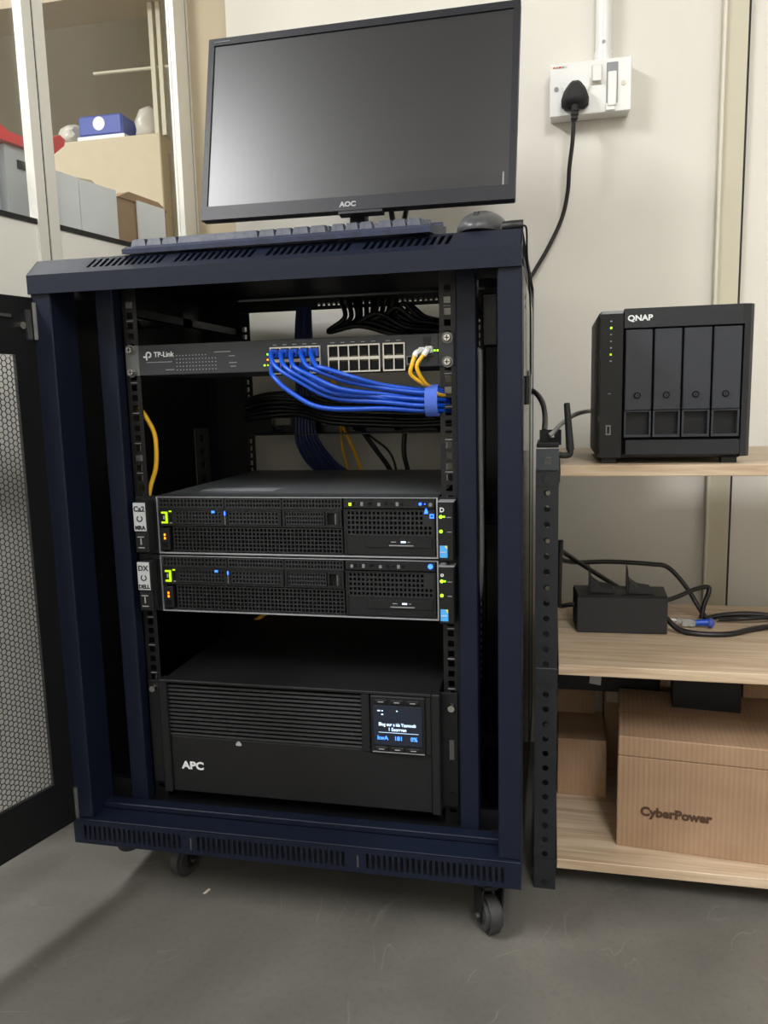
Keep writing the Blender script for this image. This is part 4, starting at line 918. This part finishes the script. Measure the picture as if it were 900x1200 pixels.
obj('box_body', box(-.012, .092, 0, .09, 0, .060, bev=.001), serverblk, bb); obj('box_lid', B().prism([(-.014, -.002), (.094, -.002), (.080, .09), (.0, .09)], f_, .060, .064), mat('dark_grey_card', (78, 76, 70), .7), bb)
b3 = thing('cardboard_box', 'flattened brown carton lying behind the black box at the right edge', 'box', (.80, .34, .2305))
obj('carton', box(.690, .89, .300, .40, .2305, .275, bev=.001), card2, b3); obj('edge_tape', box(.690, .89, .2995, .3002, .247, .251), tape, b3)
one('cardboard_spacer', box(.660, .90, .330, .42, .0505, .2295, bev=.001), card2, 'plain brown carton standing behind the long carton at the right edge', 'box')

# ================================================================== THROUGH THE PARTITION WINDOW
def tb_(s0, s1, n0, n1, z0, z1): return pbox(B(), s0, s1, n0, n1, z0, z1)
one('low_counter', tb_(0, .76, .056, .40, 0, 1.03), cabm, 'long beige counter on the far side of the glazed partition', 'counter')
g1 = thing('file_box', 'tall grey file box at the far left behind the glass, below the red tray', 'box', pp(.62, .15, 1.03)); obj('carton', tb_(.475, .60, .085, .36, 1.03, 1.215), greybox, g1); obj('front_card', tb_(.485, .595, .080, .085, 1.035, 1.205), paper, g1); obj('hand_hole', tb_(.467, .476, .17, .22, 1.165, 1.19), rubber, g1)
g2 = thing('file_box', 'grey file box just left of the broad white window post, behind the glass', 'box', pp(.44, .15, 1.03)); obj('carton', tb_(.385, .466, .075, .36, 1.03, 1.222), greybox, g2); obj('hand_hole', tb_(.415, .440, .072, .0765, 1.185, 1.20), rubber, g2)
rd = thing('red_tray', 'red plastic tray with a handle lying on the grey file boxes', 'tray', pp(.5, .2, 1.222))
obj('tray_shell', B().prism([(.37, 1.224), (.60, 1.224), (.60, 1.256), (.50, 1.258), (.46, 1.242), (.37, 1.240)], lambda u, v, w_: pp(u, w_, v), .065, .16), redm, rd); obj('handle', B().prism([(.385, 1.228), (.375, 1.252), (.335, 1.272), (.322, 1.266), (.326, 1.254), (.36, 1.226)], lambda u, v, w_: pp(u, w_, v), .068, .12), redm, rd); obj('print', tb_(.50, .56, .063, .0655, 1.236, 1.250), paper, rd)
for k, (a, c, z1, lab) in enumerate(((.302, .366, 1.200, 'white paper-fronted folder box right of the broad window post'), (.193, .299, 1.199, 'wide white paper-fronted folder box beside the brown carton'))):
    g = thing('folder_box', lab, 'box', pp((a+c)/2, .15, 1.03)); obj('carton', tb_(a, c, .068, .30, 1.03, z1-.006), greybox, g); obj('front_sheet', tb_(a, c, .063, .067, 1.045, z1), paper, g)
cb2 = thing('open_carton', 'open brown carton with a white sheet on its front, behind the glass', 'box', pp(.1, .2, 1.03)); obj('carton', tb_(.022, .186, .070, .30, 1.03, 1.190), card2, cb2); obj('front_sheet', tb_(.036, .128, .062, .066, 1.06, 1.193), paper, cb2)
obj('flap', B().prism([(.186, 1.190), (.02, 1.190), (.05, 1.205), (.15, 1.207)], lambda u, v, w_: pp(u, w_, v), .066, .12), card2, cb2)
for k in range(5): obj('crumpled_paper', B().sph(pp(.05+k*.026, .12+.03*(k % 2), 1.202), .018, .022, .012, 8), paper, cb2)
fl = one('kraft_envelope', B().prism([(.16, 1.199), (.27, 1.200), (.24, 1.222), (.20, 1.226)], lambda u, v, w_: pp(u, w_, v), .12, .20), cabm, 'crumpled cream envelope lying on top of the folder boxes', 'envelope')
kc = thing('storage_cabinet', 'beige cabinet standing in the next room beyond the glass', 'cabinet', (-.97, 1.3, 0)); obj('body', box(-1.16, -.775, 1.20, 1.60, 0, 1.545, bev=.003), cabm, kc); obj('side_panel', box(-.775, -.60, 1.25, 1.60, 0, 1.50), olive, kc); obj('plinth', box(-1.15, -.785, 1.19, 1.21, 0, .08), rubber, kc)
bp_ = thing('paper_pack', 'blue wrapped pack with a white emblem on the beige cabinet', 'pack', (-.97, 1.25, 1.546)); obj('wrap', box(-1.045, -.898, 1.205, 1.33, 1.555, 1.615, bev=.006), bluep, bp_); obj('emblem', B().cyl((-.975, 1.2045, 1.590), (-.975, 1.2055, 1.590), .020, 14), paper, bp_); obj('base_sheet', box(-1.05, -.893, 1.2052, 1.34, 1.546, 1.556), paper, bp_)
for k, (x0, x1, lab) in enumerate(((-1.15, -1.055, 'milky plastic bag left of the blue pack on the cabinet'), (-.888, -.80, 'milky plastic bag right of the blue pack on the cabinet'))):
    b_ = B(); bmesh.ops.create_icosphere(b_.bm, subdivisions=3, radius=1)
    for v in b_.bm.verts:
        d = 1+random.uniform(-.10, .10); v.co = Vector(((x0+x1)/2+v.co.x*d*(x1-x0)/2, 1.29+v.co.y*d*.07, max(1.5465, 1.578+v.co.z*d*(.040+.028*k))))
    one('plastic_bag', b_, plasticbag, lab, 'bag', None, 60)
ps_ = thing('white_post', 'white double post and a reflected cross bar built as a rail in the next room beyond the glass', 'post', (-.78, 1.24, 0)); obj('pole', box(-.803, -.789, 1.225, 1.240, 1.546, 2.72), trimm, ps_); obj('pole', box(-.778, -.765, 1.225, 1.240, 1.546, 2.72), trimm, ps_); obj('reflected_bar', B().cyl((-1.0, 1.24, 1.745), (-.45, 1.24, 1.735), .005, 10), trimm, ps_)  # cross bar is a reflection in the glass, built as a solid rail
struct('ceiling_beam', box(-3.1, -.45, 1.15, 1.30, 1.915, 2.72), plaster2)

# ================================================================== SMALL THINGS ON THE FLOOR
one('paper_scrap', B().prism([(0, 0), (.004, .001), (.007, .012), (.003, .013)], lambda u, v, w_: (-.150+u, -.045+v, w_), .0002, .0012), offwhite, 'small white scrap of paper on the floor in front of the cabinet', 'paper scrap')
